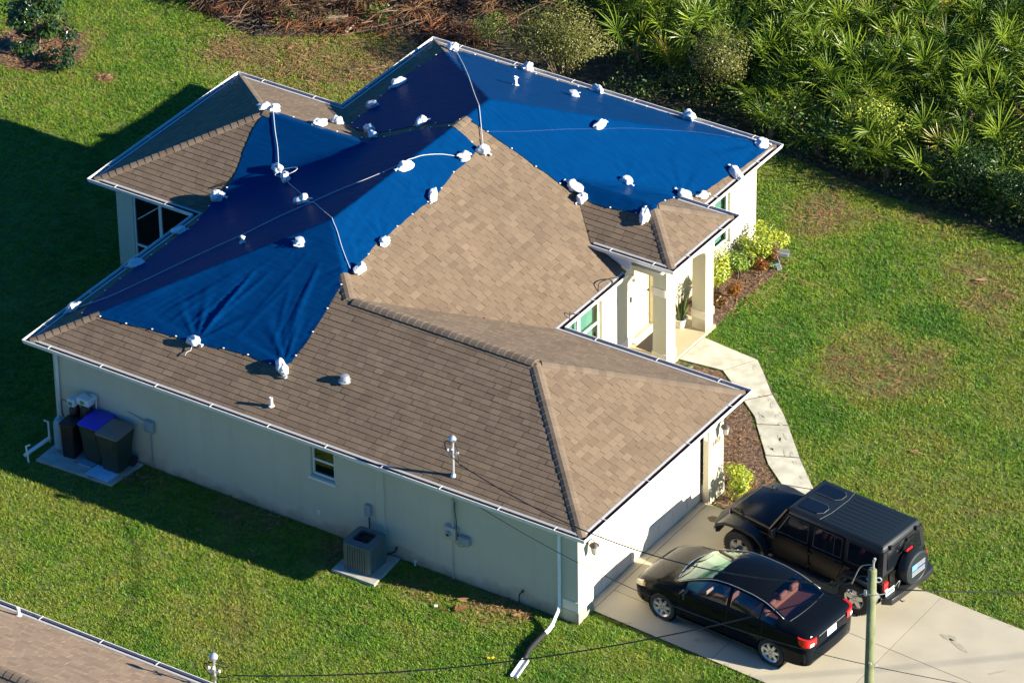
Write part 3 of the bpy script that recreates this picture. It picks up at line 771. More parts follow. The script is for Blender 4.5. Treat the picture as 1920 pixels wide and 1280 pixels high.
ms = mast(roof, 10.882, .445, rh(10.882, .445), .86)
ms['label'] = 'galvanised electric service mast with weatherhead on the front slope'
for nm, cc in (('drip_loop', [(10.88, .44, 3.50), (10.97, .40, 3.52), (11.05, .38, 3.3), (11.10, .34, 3.05), (11.2, .3, 3.02)]),
               ('drip_loop', [(10.86, .42, 3.42), (10.72, .42, 3.42), (10.74, .40, 3.25), (10.90, .38, 3.12), (11.1, .33, 3.06)])):
    b = MB(); b.tube([tuple(Vector(v)-Vector((10.882, .445, rh(10.882, .445)))) for v in catmull(cc, 5)], .011, 5); b.build(nm, M_wire, ms)
# lightning cable curl at the entry eave
b = MB(); b.tube(catmull([(9.5, 8.2, 2.46), (9.42, 8.35, 2.62), (9.55, 8.6, 2.66), (9.62, 8.8, 2.58), (9.6, 8.65, 2.50), (9.55, 8.45, 2.47)], 5), .012, 5); b.build('loose_cable', M_wire, house)
b = MB(); b.tube(catmull([(9.55, 6.95, 2.47), (9.5, 7.05, 2.6), (9.56, 7.15, 2.52), (9.6, 7.3, 2.48)], 5), .010, 5); b.build('loose_cable', M_wire, house)
# house number
cu = bpy.data.curves.new('house_number', 'FONT'); cu.body = '2182'; cu.size = .17; cu.extrude = .012; cu.align_x = 'CENTER'
tmp = bpy.data.objects.new('tmp', cu); COL.objects.link(tmp)
dg = bpy.context.evaluated_depsgraph_get(); me = bpy.data.meshes.new_from_object(tmp.evaluated_get(dg)); bpy.data.objects.remove(tmp)
me.materials.clear(); me.materials.append(M_rust)
o = link('house_number', me, house, (13.925, 5.88, 1.42)); o.rotation_euler = (pi/2, 0, pi/2)

# ================================================================== TARPS
rs1 = (.3, .6, .95); rs2 = (.2, .4)
def tarp_height(x, y, rs):
    c = rh(x, y)
    def av(rs):
        t = 0; n = 0
        for r in rs:
            for k in range(5):
                a = k*pi/5; h = rh(x+r*cos(a), y+r*sin(a)); g = rh(x-r*cos(a), y-r*sin(a))
                if h > 0 and g > 0: t += h+g; n += 2
        return max(c, (t+c*3)/(n+3)) if n else c
    # only the valleys are bridged, the rest lies tight on the shingles
    ax, ay, L = .13, 6.319, 3.95
    ex, ey = (x-ax)/1, (y-ay)/1
    t = max(0, min(L, (ex+ey)*.7071)); d = hypot(x-ax-t*.7071, y-ay-t*.7071)
    w = math.exp(-(d/.75)**2) if rs is rs1 else 0
    return av((.12, .22))*(1-w)+(av(rs)*w if w > .01 else 0)+(0 if w > .01 else av((.12, .22))*w)
def make_tarp(P, rs, pulls, label, seed, step=.065, creases=()):
    # densify and roughen the outline
    out = []
    n = len(P)
    for i in range(n):
        a, c = P[i], P[(i+1) % n]; L = hypot(c[0]-a[0], c[1]-a[1]); k = max(1, int(L/.07))
        for j in range(k):
            t = j/k; x = a[0]+(c[0]-a[0])*t; y = a[1]+(c[1]-a[1])*t
            x += .02*noise.noise(Vector((x*4, y*4, seed))); y += .02*noise.noise(Vector((x*4, y*4, seed+9))); out.append((x, y))
    pts = [Vector(p) for p in out]; m = len(pts)
    x0 = min(p[0] for p in out); x1 = max(p[0] for p in out); y0 = min(p[1] for p in out); y1 = max(p[1] for p in out)
    rr = random.Random(seed)
    j = 0; y = y0
    while y < y1:
        x = x0+(step/2 if j % 2 else 0)
        while x < x1:
            if inpoly(x, y, out) and polydist(x, y, P) > .05: pts.append(Vector((x+rr.uniform(-.01, .01), y+rr.uniform(-.01, .01))))
            x += step
        y += step*.87; j += 1
    V, E_, F, *_ = delaunay_2d_cdt(pts, [], [list(range(m))], 1, 1e-5)
    vs = []
    for v in V:
        x, y = v; h = tarp_height(x, y, rs)+.034
        ed = min(1, polydist(x, y, P)/.35)
        shade_flat = .3 if (x < 4.75 and x < y-.1 and x < 15.84-y-.1) else 1   # ripples shaped flatter here to keep the rear slope in shade
        # long taut streaks plus loose ripples
        w = .010*noise.noise(Vector((x*1.1+y*.25, y*6-x*1.4, seed*3)))+.006*noise.noise(Vector((x*3, y*14, seed)))+.016*max(0, noise.noise(Vector((x*.8, y*.9, seed+4))))
        for (bx_, by_, amp, rad) in pulls:
            d = hypot(x-bx_, y-by_)
            if d < rad:
                th = atan2(y-by_, x-bx_); w += amp*(1-d/rad)*min(1, d/.15)*(sin(th*11+bx_*3)+.6*sin(th*23+by_*5))
        for (ax, ay, cx, cy, amp, wd) in creases:
            L = hypot(cx-ax, cy-ay); t = ((x-ax)*(cx-ax)+(y-ay)*(cy-ay))/L/L
            if -.05 < t < 1.05:
                tt = max(0, min(1, t)); dd = ((x-ax)*(cy-ay)-(y-ay)*(cx-ax))/L
                w += amp*math.exp(-(dd/wd)**2)*sin(pi*min(1, max(0, tt)))**.5
        h += w*shade_flat*(.4+.6*ed)+.010*(1-ed)*shade_flat*noise.noise(Vector((x*9, y*9, seed+2)))
        vs.append((x, y, max(h, rh(x, y)+.022)))
    b = MB(); b.v = vs
    for f in F: b.f.append(list(f)); b.m.append(0); b.t.append(.5)
    # rolled hem all round
    ob = b.build('tarp', M_tarp, None, smooth=True, fixn=False)
    tag(ob, label, 'tarp')
    gm = MB(); gm.lathe([(.012, -.004), (.022, 0), (.020, .008), (.012, .008)], 8); gme = gm.mesh('grommet', M_white)
    per = 0
    for i in range(0, m, 8):
        x, y = out[i]
        if not (0.3 < x < 9.3): continue
        link('grommet', gme, ob, (x, y, tarp_height(x, y, rs)+.048))
    return ob
BAGPOS = [(.95,15.25),(2.84,15.58),(4.75,15.58),(7.25,15.6),(9.33,15.45),(9.42,14.07),(9.36,12.80),(9.08,12.39),(8.09,11.6),(6.77,12.58),(7.45,10.37),(7.80,10.19),(9.40,10.28),(1.0,12.9),(1.13,11.69),(3.69,10.05),(2.14,10.12),(2.60,9.64),(1.16,10.2),(1.22,9.46),(.02,9.42),(-.16,9.30),(1.24,7.83),(1.66,7.55),(3.17,6.13),(.36,6.75),(.32,5.32),(.30,3.67),(.22,1.52),(3.73,1.27),(5.97,1.35),(6.02,4.15),(5.88,5.3),(5.75,7.34),(4.89,7.5),(5.5,8.98),(5.66,9.50)]
rc_ = random.Random(4); CR = []
for i in range(26):
    x = rc_.uniform(1.6, 5.8); y = rc_.uniform(1.35, 2.0); L = rc_.uniform(.8, 2.2); tx, ty = 5.0, 5.2
    d = hypot(tx-x, ty-y); CR.append((x, y, x+(tx-x)/d*L+.0, y+(ty-y)/d*L, rc_.uniform(.006, .014), rc_.uniform(.035, .05)))
for i in range(16):
    y = rc_.uniform(4.2, 9.0); x = rc_.uniform(5.1, 5.7); CR.append((x, y, x-rc_.uniform(.1, .5), y+rc_.uniform(.6, 1.5), rc_.uniform(.005, .010), .04))
make_tarp(T1, rs1, [(3.73, 1.3, .016, 1.6), (5.97, 1.45, .018, 1.8), (6.0, 4.2, .016, 1.2), (5.85, 5.3, .02, .9), (.3, 1.5, .008, 1.3), (5.7, 7.3, .009, 1.0), (0, 9.3, .008, 1.2), (4.5, 4.1, .006, .5)],
          'blue tarp over the left rear slopes, from the wing peak to the front hip', 3,
          step=.05, creases=tuple(CR)+((3.75, 1.5, 3.95, 3.2, .045, .035), (3.3, 1.45, 3.7, 2.6, .02, .04), (4.5, 1.6, 4.9, 3.2, .015, .05), (5.7, 1.6, 5.2, 3.9, .022, .05), (5.45, 1.7, 4.9, 3.2, .014, .05), (2.9, 1.5, 3.3, 2.4, .014, .04)))
make_tarp(T2, rs2, [(9.3, 15.4, .020, 1.7), (9.4, 14.07, .008, .7), (9.07, 12.39, .016, 1.4), (8.1, 11.6, .010, 1.0), (6.77, 12.58, .006, .7), (1, 15.2, .010, 1.2), (7.5, 10.3, .010, .8), (9.4, 10.3, .010, .8), (4.8, 15.5, .008, .8), (2.84, 15.5, .006, .6)],
          'blue tarp over the right rear roof, running to the far front corner above the porch', 8,
          creases=((9.2, 15.2, 7.8, 14.6, .020, .04), (9.2, 14.9, 8.0, 14.1, .014, .04)))

# ---- bags of sand
def bagmesh(seed, sx, sy, sz):
    rr = random.Random(seed); b = MB(); n, m = 22, 12; vs = []
    for j in range(m+1):
        ph = -pi/2+pi*j/m
        for i in range(n):
            t = 2*pi*i/n; v = Vector((cos(ph)*cos(t), cos(ph)*sin(t), sin(ph)))
            q = .42*noise.noise(v*1.5+Vector((seed*3.1, 0, 0)))+.15*abs(noise.noise(v*3.3+Vector((0, seed, 0))))+.06*abs(noise.noise(v*7+Vector((0, 0, seed))))-.08
            s = 1+q; z = v.z*s
            z = z if z > -.5 else -.5
            px = v.x*s*sx*(1-.25*v.x)        # pear shape: the full end is fatter
            vs.append((px, v.y*s*sy, (z+.48)*sz))
    fs = [(j*n+i, j*n+(i+1) % n, (j+1)*n+(i+1) % n, (j+1)*n+i) for j in range(m) for i in range(n)]
    b.add(vs, fs); body = b.mesh('sandbag', M_bag if seed % 3 else M_bagy, smooth=50, fixn=True)
    k = MB(); x0 = sx*.90
    ring = []; N = 12
    for s_, r_ in ((-.06, .05), (-.02, .026), (.01, .02), (.04, .035), (.07, .050)):
        ring.append([(x0+s_, cos(2*pi*i/N)*r_*(1+.35*rr.random()*(s_ > .08)), sz*.45+sin(2*pi*i/N)*r_*.55*(1+.4*rr.random()*(s_ > .08))-max(0, s_)*.35) for i in range(N)])
    vs = [p for r in ring for p in r]
    fs = [(j*N+i, j*N+(i+1) % N, (j+1)*N+(i+1) % N, (j+1)*N+i) for j in range(4) for i in range(N)]
    k.add(vs, fs); neck = k.mesh('knotted_neck', M_bagy, smooth=60)
    return body, neck
BM_ = [bagmesh(s, .20+.035*(s % 3), .145+.02*(s % 2), .125+.02*(s % 4)/2) for s in range(1, 10)]
BAGLAB = ['white sandbag at the far left corner of the right tarp, at the rope end', 'round white sandbag by the far gutter, beyond the taped vent pipe', 'white sandbag by the far gutter, just beyond the taped round vent',
 'white sandbag by the far gutter, nearest the palmetto thicket', 'crumpled white sandbag on the far front corner of the right tarp', 'white sandbag overhanging the gutter above the sunlit front wall', 'white sandbag at the inner end of the porch gutter beside the front wall',
 'white sandbag with a long neck lying on the top edge of the porch roof', 'long flat white sandbag with a knotted tail on the blue above the porch', 'white sandbag alone in the middle of the right tarp', 'upper white sandbag of the pair at the lower left edge of the right tarp',
 'lower white sandbag of the pair at the lower left edge of the right tarp', 'white sandbag hanging below the tarp tip on the dark porch slope', 'white sandbag on the shaded left edge of the right tarp, near the top', 'small white sandbag on the shaded right tarp edge above the gutter junction',
 'bluish white sandbag lying in the shade between the two tarps', 'upper sandbag of the pair in the shaded valley', 'lower sandbag of the pair in the shaded valley, touching the left tarp', 'white sandbag on the tan rear wing slope, nearer the valley',
 'white sandbag on the tan rear wing slope at the left tarp edge', 'round white sandbag on the peak of the rear wing, right of the rope knot', 'flat white sandbag on the peak of the rear wing, left of the rope knot', 'sunlit sandbag tied at the lower end of the peak rope',
 'shaded bluish sandbag inside a loop of rope below the peak rope', 'small sandbag where the two long ropes cross', 'shaded blue-white sandbag at the lower tip of the rear wing slope', 'flat sandbag by the left gutter below the screened windows', 'sandbag by the left gutter, midway along the shaded edge',
 'sandbag at the near left corner of the roof holding the rope end', 'sandbag on the front lower edge of the left tarp with a dangling string', 'upright sandbag at the bottom right corner of the left tarp', 'sandbag at the end of the rope beside the front hip ridge', 'sandbag with crumpled plastic on the left tarp edge, higher than the hip',
 'creased sandbag half way up the bare front slope edge', 'sandbag on the blue ridge just left of the bare slope', 'left sandbag of the pair near the top of the bare slope', 'right sandbag of the pair near the top of the bare slope']
for i, (x, y) in enumerate(BAGPOS):
    body, neck = BM_[(i*5+i//7) % 9]
    z = tarp_height(x, y, rs1 if inpoly(x, y, T1) else rs2) if (inpoly(x, y, T1) or inpoly(x, y, T2)) else rh(x, y)
    e = .12; nx = rh(x-e, y)-rh(x+e, y) if rh(x-e, y) > 0 and rh(x+e, y) > 0 else .4*e; ny = rh(x, y-e)-rh(x, y+e) if rh(x, y-e) > 0 and rh(x, y+e) > 0 else 0
    nv = Vector((nx/(2*e), ny/(2*e), 1)).normalized()
    ang = random.uniform(0, 6.28)
    q = nv.to_track_quat('Z', 'Y')
    o = link('sandbag', body, None, (x, y, z+.03)); o.rotation_mode = 'QUATERNION'
    from mathutils import Quaternion
    o.rotation_quaternion = q @ Quaternion((0, 0, 1), ang)
    s = random.uniform(.70, .93); o.scale = (s, s, s*random.uniform(.9, 1.15))
    tag(o, BAGLAB[i], 'sandbag', 'sandbags holding the tarps down')
    link('knotted_neck', neck, o)
# ---- ropes
def rope(pts, r, label, m=M_rope, sub=5, off=.0):
    c = catmull(pts, sub); c = [c[i].lerp(c[i+1], k/6) for i in range(len(c)-1) for k in range(6)]+[c[-1]]
    b = MB(); b.tube([(p.x, p.y, max(rh(p.x, p.y), tarp_height(p.x, p.y, rs1 if inpoly(p.x, p.y, T1) else rs2))+.055+r) for p in c], r, 6)
    tag(b.build('rope', m, None, smooth=True), label, 'rope')
def rp(x, y): return (x, y, max(tarp_height(x, y, rs1), rh(x, y))+.055)
rope([rp(.995, 15.3), rp(2.16, 13.91), rp(3.27, 12.53), rp(4.19, 11.38), rp(4.83, 10.6), rp(5.2, 10.12), rp(5.55, 9.66)], .009, 'white rope over the right tarp ridge down to the bare slope')
rope([rp(.1, 9.25), rp(.51, 8.74), rp(.86, 8.34), rp(1.2, 7.89)], .009, 'short white rope from the rear wing peak down to a sandbag')
rope([rp(1.75, 7.45), rp(2.57, 6.76), rp(3.3, 6.08), rp(3.56, 5.96), rp(4.0, 5.58), rp(4.84, 4.86), rp(5.1, 4.66), rp(5.43, 4.36), rp(5.65, 4.18), rp(5.9, 3.99)], .008, 'thin rope over the left tarp ridge to the sandbag by the hip')
rope([rp(.28, 1.53), rp(.86, 1.92), rp(1.28, 2.52), rp(1.74, 3.28), rp(2.21, 4.03), rp(2.63, 4.65), rp(3.0, 5.35), rp(3.51, 6.06), rp(3.89, 6.55), rp(4.39, 7.07), rp(4.72, 7.52), rp(4.86, 7.9), rp(4.95, 8.2), rp(5.18, 8.6), rp(5.5, 8.92)], .009, 'longest rope, from the near left roof corner to the top pair of bags')
rope([rp(5.31, 10.0), rp(5.84, 10.8), rp(6.38, 11.74), rp(6.8, 12.4), rp(7.23, 13.09), rp(7.85, 13.92), rp(8.58, 14.82), rp(9.2, 15.35)], .0025, 'faint dark cord lying across the sunlit part of the right tarp', M_blue3)
b = MB(); b.tube([(1.66+.27*cos(t*pi/8), 7.55+.22*sin(t*pi/8), rh(1.66+.27*cos(t*pi/8), 7.55+.22*sin(t*pi/8))+.30) for t in range(17)], .008, 5); 
tag(b.build('rope', M_rope, None, smooth=True), 'loop of thin rope round the shaded sandbag below the peak', 'rope')
b = MB(); b.tube([(3.73, 1.16, 2.99), (3.76, 1.05, 2.93), (3.70, .98, 2.9), (3.72, .90, 2.87)], .008, 5)
tag(b.build('string', M_rope, None, smooth=True), 'short white string dangling below the sandbag on the front tarp edge', 'string')

# ================================================================== THINGS ROUND THE HOUSE
def bev(b, name, m, parent=None, loc=None, rz=0, bv=.01, smooth=40, seg=2, label=None): return b.build(name, m, parent, loc, rz, smooth=smooth, bevel=bv, seg=seg, label=label)
# condenser
pad = MB(); pad.prism(acpad, -.02, .07); tag(pad.build('concrete_pad', M_pad, None, bevel=.01), 'small square concrete pad under the air conditioning unit', 'pad')
ac = thing('air_conditioner', 'grey square condenser unit with louvred sides and a round fan opening on top', 'air conditioner', (9.02, -.17, .07), .02)
def rrect(w, h, r, n=5):
    P = []
    for cx, cy, a0 in ((w-r, h-r, 0), (-w+r, h-r, pi/2), (-w+r, -h+r, pi), (w-r, -h+r, 1.5*pi)):
        for i in range(n+1): a = a0+pi/2*i/n; P.append((cx+r*cos(a), cy+r*sin(a)))
    return P
b = MB(); b.prism(rrect(.345, .345, .09), 0, .05); bev(b, 'base', M_acgrey, ac)
b = MB(); b.prism(rrect(.315, .315, .07), .05, .62); b.build('coil', M_dark, ac)
me = None
for k in range(4):
    for i in range(9):
        if me is None: q = MB(); q.box((0, 0, .335), (.042, .014, .56)); me = q.mesh('louvre', M_acgrey)
        s_ = -.24+i*.06; a = k*pi/2
        o = link('louvre', me, ac, (s_*cos(a)+.335*sin(a), s_*sin(a)-.335*cos(a), 0), a)
for sx in (-1, 1):
    for sy in (-1, 1): b = MB(); b.lathe([(.055, .05), (.055, .62)], 12, (sx*.285, sy*.285, 0)); b.build('corner_post', M_acgrey, ac, smooth=40)
b = MB(); O = rrect(.35, .35, .10, 7); n = len(O); I = [(.245*cos(atan2(y, x)), .245*sin(atan2(y, x))) for x, y in O]
for (za, zb, A, B2) in ((.62, .66, O, O),):
    vs = [(x, y, za) for x, y in O]+[(x, y, zb) for x, y in O]+[(x, y, zb+.035) for x, y in I]+[(x, y, za) for x, y in I]
    for i in range(n):
        j = (i+1) % n
        b.add([vs[i], vs[j], vs[n+j], vs[n+i]], [(0, 1, 2, 3)]); b.add([vs[n+i], vs[n+j], vs[2*n+j], vs[2*n+i]], [(0, 1, 2, 3)]); b.add([vs[2*n+i], vs[2*n+j], vs[3*n+j], vs[3*n+i]], [(0, 1, 2, 3)])
b.build('top_cover', M_acgrey, ac, smooth=40)
b = MB()
for i in range(4):
    a = i*pi/2+.3; b.box((.11*cos(a), .11*sin(a), .635), (.20, .10, .008), R=Matrix.Rotation(a, 3, 'Z') @ Matrix.Rotation(.35, 3, 'X'))
b.lathe([(.04, .61), (.04, .65)], 10); b.build('fan', M_black, ac)
b = MB()
for r in (.06, .11, .16, .21): b.tube([(r*cos(t*pi/12), r*sin(t*pi/12), .69) for t in range(25)], .0025, 3, cap=False)
b.build('fan_guard', M_black, ac)
b = MB(); b.tube([(9.3, .15, .2), (9.42, .36, .22), (9.42, .43, .3)], .02, 6); tag(b.build('refrigerant_pipe', M_black, None, smooth=True), 'short black insulated pipe from the condenser to the wall', 'pipe')
# boxes on the wall
def wallbox(x0, x1, z0, z1, d, m, name, label, cat):
    b = MB(); b.bx(x0-(x0+x1)/2, x1-(x0+x1)/2, -d, 0, z0-z0, z1-z0); o = bev(b, name, m, None, ((x0+x1)/2, .447, z0), bv=.015); tag(o, label, cat); return o
o = wallbox(8.66, 8.80, .86, 1.14, .10, M_grey, 'disconnect_box', 'small grey disconnect box on the wall above the condenser', 'electrical box')
b = MB(); b.tube([(.0, -.03, 0), (.01, -.03, -.4), (.03, -.03, -.62)], .014, 6); b.build('conduit', M_black, o, smooth=True)
o = wallbox(10.69, 10.98, 1.05, 1.37, .13, M_meter, 'electric_meter', 'beige electric meter box with a conduit rising from its top', 'electric meter')
b = MB(); b.lathe([(.06, -.17), (.065, -.13), (.065, -.12)], 18, (-.02, 0, .17), 'Y'); b.build('meter_dial', M_grey, o, smooth=40)
b = MB(); b.lathe([(.03, -.18), (.035, -.17)], 14, (-.02, 0, .15), 'Y'); b.build('meter_glass', M_darkglass, o)
b = MB(); b.tube([(.04, -.05, .3), (.04, -.05, 1.0)], .030, 10); b.tube([(.0, -.03, 0), (.0, -.03, -.5)], .010, 6); b.tube([(.0, -.03, -.5), (.0, -.03, -1.04)], .014, 6); b.build('conduit', M_meter, o, smooth=40)
b = MB(); b.tube(catmull([(.09, -.05, .95), (.10, -.06, .75), (.16, -.1, .55), (.18, -.12, .3), (.17, -.1, .15)], 5), .009, 5); b.tube(catmull([(.05, -.04, -.03), (.2, -.06, -.12), (.42, -.05, -.03)], 5), .006, 5); b.build('cable', M_wire, o, smooth=True)
wallbox(11.03, 11.29, 1.02, 1.22, .12, M_grey, 'cable_box', 'blue-grey cable box beside the electric meter', 'electrical box')
o = wallbox(2.92, 3.16, .97, 1.25, .11, M_grey, 'junction_box', 'blue-grey junction box on the wall right of the bins', 'electrical box')
b = MB(); b.tube([(0, -.03, 0), (0, -.03, -.93)], .013, 6); b.tube([(-.1, -.02, .2), (-.6, -.02, .3)], .010, 6); b.build('conduit', M_grey, o)
wallbox(7.38, 7.46, .40, .50, .03, M_white, 'outlet_cover', 'small white outlet cover low on the wall below the window', 'outlet')
b = MB(); b.tube([(9.90, .38, .02), (9.90, .38, .16)], .016, 6); b.box((9.92, .38, .16), (.06, .03, .03)); tag(b.build('cleanout_pipe', M_pvc, None), 'short white pipe stub at the foot of the left wall', 'pipe')
b = MB(); b.tube(catmull([(12.52, .40, .0), (12.50, .38, .16), (12.53, .36, .30), (12.58, .40, .36)], 5), .014, 6); b.lathe([(.022, -.02), (.03, 0), (.02, .02)], 8, (12.58, .40, .37)); tag(b.build('hose_bib', M_black, None, smooth=40), 'black hose tap with a short hose near the front left corner', 'hose tap')
# drain line at the corner
b = MB(); b.tube([(13.55, .02, .13), (13.57, -.18, .10), (13.56, -.30, .09)], .055, 4); tag(b.build('downspout_extension', M_gutter, None), 'white downspout elbow lying on the grass at the front left corner', 'downspout')
P = catmull([(13.56, -.28, .09), (13.56, -.6, .08), (13.60, -.95, .08), (13.68, -1.22, .07)], 12); b = MB(); b.tube(P, [.055+.008*(i % 2) for i in range(len(P))], 10); tag(b.build('drain_pipe', M_black, None), 'black corrugated drain pipe running from the downspout over the grass', 'drain pipe')
b = MB(); b.prism([(-.08, 0), (.08, 0), (.08, .05), (.06, .05), (.06, .02), (-.06, .02), (-.06, .05), (-.08, .05)], 0, .62, f=lambda x, z, y: (x, -y, z)); tag(b.build('splash_trough', M_gutter, None, (13.70, -1.22, .03), .18), 'white open trough at the lower end of the black drain pipe', 'drain')

# bins, tanks on the left pad
pad = MB(); pad.prism(binpad, -.02, .06); tag(pad.build('concrete_pad', M_pad, None, bevel=.01), 'long concrete pad under the bins and water tanks', 'pad')
def bin_(loc, rz, lid, label):
    t = thing('wheelie_bin', label, 'bin', loc, rz, 'wheelie bins on the side pad')
    b = MB(); lo = rrect(.22, .25, .05, 3); hi = rrect(.28, .33, .05, 3); n = len(lo); zs = ((lo, .06, 1.0), (lo, .5, 1.13), (hi, .88, 1.0), (hi, .96, 1.03))
    rings = [[(x*s_, y*s_, z) for x, y in P] for P, z, s_ in zs]
    vs = [p for r in rings for p in r]
    b.add(vs, [tuple(range(n))[::-1]]+[(j*n+i, j*n+(i+1) % n, (j+1)*n+(i+1) % n, (j+1)*n+i) for j in range(3) for i in range(n)]+[tuple(3*n+i for i in range(n))])
    b.bx(-.17, .17, -.335, -.30, .70, .90); b.build('body', M_bin, t, smooth=40)
    b = MB(); vs = [(x*1.06, y*1.06-.01, .965) for x, y in hi]+[(x*1.06, y*1.06-.01, .995) for x, y in hi]+[(x*.8, y*.82, 1.04) for x, y in hi]
    b.add(vs, [tuple(range(n))[::-1]]+[(j*n+i, j*n+(i+1) % n, (j+1)*n+(i+1) % n, (j+1)*n+i) for j in range(2) for i in range(n)]+[tuple(2*n+i for i in range(n))])
    b.build('lid', lid, t, smooth=30)
    b = MB(); b.tube([(-.22, .36, .93), (.22, .36, .93)], .018, 8); b.build('handle', M_black, t)
    for sx in (-1, 1): b = MB(); b.lathe([(.03, -.025), (.125, -.025), (.125, .025), (.03, .025)], 16, (sx*.25, .25, .125), 'X'); b.build('wheel', M_rubber, t, smooth=40)
    b = MB(); b.bx(-.07, .07, -.276, -.268, .55, .58); b.build('label_strip', M_white, t)
bin_((2.42, -.02, .06), .02, M_binbrown, 'dark green wheelie bin with a brown lid, nearest the junction box')
bin_((1.86, .08, .06), .05, M_binblue, 'dark green wheelie bin with a bright blue lid')
def tank(x, y, r, h, label, hw):
    t = thing('water_softener', label, 'water tank', (x, y, .06))
    b = MB(); b.lathe([(r*.7, 0), (r, .05), (r, h-.1), (r*.7, h), (.05, h+.03)], 20); b.build('tank', M_tank, t, smooth=40)
    b = MB(); b.bx(-hw, hw, -.14, .10, h+.02, h+.20); bev(b, 'control_head', M_head, t, bv=.03)
    b = MB(); b.bx(-.05, .05, -.155, -.137, h+.07, h+.15); b.build('display', M_green, t)
tank(1.15, .22, .12, 1.05, 'slim black softener tank with a small pale control head', .10)
tank(1.45, .26, .13, 1.15, 'taller black softener tank with a wide pale control head', .17)
b = MB(); b.tube([(1.62, .38, .06), (1.62, .38, 1.36)], .016, 6); b.tube([(1.32, .36, .06), (1.32, .36, 1.25)], .014, 6); b.box((1.56, .36, 1.37), (.16, .10, .08)); tag(b.build('riser_pipe', M_pvc, None), 'pair of white riser pipes behind the softener tanks', 'pipe')
b = MB(); b.tube(catmull([(1.08, .1, 1.22), (.88, .12, 1.2), (.85, .15, .9), (1.0, .1, .62)], 6), .010, 5); tag(b.build('hose', M_wire, None, smooth=True), 'thin black hose looping from the small control head', 'hose')
b = MB(); lo = rrect(.15, .17, .03, 2); n = len(lo); vs = [(x, y, 0) for x, y in lo]+[(x*1.12, y*1.12, .82) for x, y in lo]
b.add(vs, [tuple(range(n))[::-1], tuple(range(n, 2*n))]+[(i, (i+1) % n, n+(i+1) % n, n+i) for i in range(n)]); b.box((0, 0, .835), (.36, .41, .03)); tag(b.build('brine_bin', M_tank, None, (1.27, -.10, .06), .1), 'square black brine bin in front of the softener tanks', 'bin')
b = MB(); b.lathe([(.10, 0), (.145, .04), (.145, .62), (.10, .74), (.03, .77), (.02, .82)], 20); tag(b.build('pressure_tank', M_tankb, None, (.90, -.02, .06), smooth=40), 'blue-grey round pressure tank at the left end of the pad', 'water tank')
b = MB(); b.tube([(.52, .05, .0), (.52, .05, .55), (.44, .0, .58)], .022, 6); b.tube([(.62, -.82, 0), (.58, -.82, .42), (.66, -.78, .46)], .022, 6)
b.tube([(.42, -.70, .06), (.50, .1, .10)], .045, 6); tag(b.build('pvc_pipes', M_pvc, None), 'white plastic pipes standing and lying at the left end of the pad', 'pipe')
b = MB(); b.box((0, 0, .012), (.60, .40, .02), 0); tag(b.build('board', M_panel, None, (2.30, -.40, .075), -.05), 'pale blue board lying on the pad in front of the bins', 'board')
b = MB(); b.box((0, 0, .03), (.34, .2, .04)); tag(b.build('step_block', M_tankb, None, (1.80, -.28, .06), .0), 'small pale block at the foot of the blue-lidded bin', 'block')

# lanterns by the garage door
def lantern(x, y, z, label):
    t = thing('wall_lantern', label, 'lantern', (x, y, z), 0, 'bronze lanterns beside the garage door')
    b = MB(); b.lathe([(.05, 0), (.05, .02)], 12, (0, 0, 0), 'X'); b.tube([(.02, 0, .0), (.10, 0, .09), (.17, 0, .07), (.17, 0, .0)], .012, 6); b.build('bracket', M_bronze, t)
    b = MB(); b.lathe([(.02, .03), (.10, -.03), (.11, -.05)], 12, (.17, 0, 0)); b.build('cap', M_bronze, t, smooth=30)
    b = MB(); b.lathe([(.085, -.05), (.06, -.22)], 10, (.17, 0, 0)); b.build('glass', M_frost, t)
    b = MB(); b.lathe([(.065, -.22), (.03, -.26), (.005, -.30)], 10, (.17, 0, 0)); b.build('finial', M_bronze, t)
lantern(13.912, .80, 1.88, 'bronze lantern on the front left corner of the garage')
lantern(13.912, 5.98, 1.88, 'bronze lantern at the right of the garage door, above the house number')
b = MB(); b.box((0, 0, .006), (.5, .8, .012)); tag(b.build('door_mat', M_mat, None, (9.62, 10.35, .10), 0), 'dark door mat on the porch before the front door', 'mat')
# gutter scraps on the lawn
def scrap(loc, rz, L, label, tilt=0., m=M_galv):
    b = MB(); pr = [(-.09, .09), (-.09, 0), (.09, 0), (.09, .09), (.08, .09), (.08, .01), (-.08, .01), (-.08, .09)]
    b.prism(pr, -L/2, L/2, f=lambda x, z, y: (x, y, z)); b.tube([(-.09, -L/2, .09), (-.09, L/2, .09)], .012, 4); b.tube([(.09, -L/2, .09), (.09, L/2, .09)], .012, 4)
    o = b.build('gutter_scrap', m, None, loc, rz); o.rotation_euler = (0, tilt, rz); tag(o, label, 'gutter piece', 'broken gutter pieces beside the hedge')
scrap((9.92, 15.12, .03), radians(-75), .62, 'short broken gutter piece lying open on the grass beyond the hedge')
scrap((9.98, 14.88, .10), radians(42), .95, 'broken gutter piece standing on its edge against the end of the hedge', tilt=1.3, m=M_grey)  # darker grey paints in the shade on the side of this piece

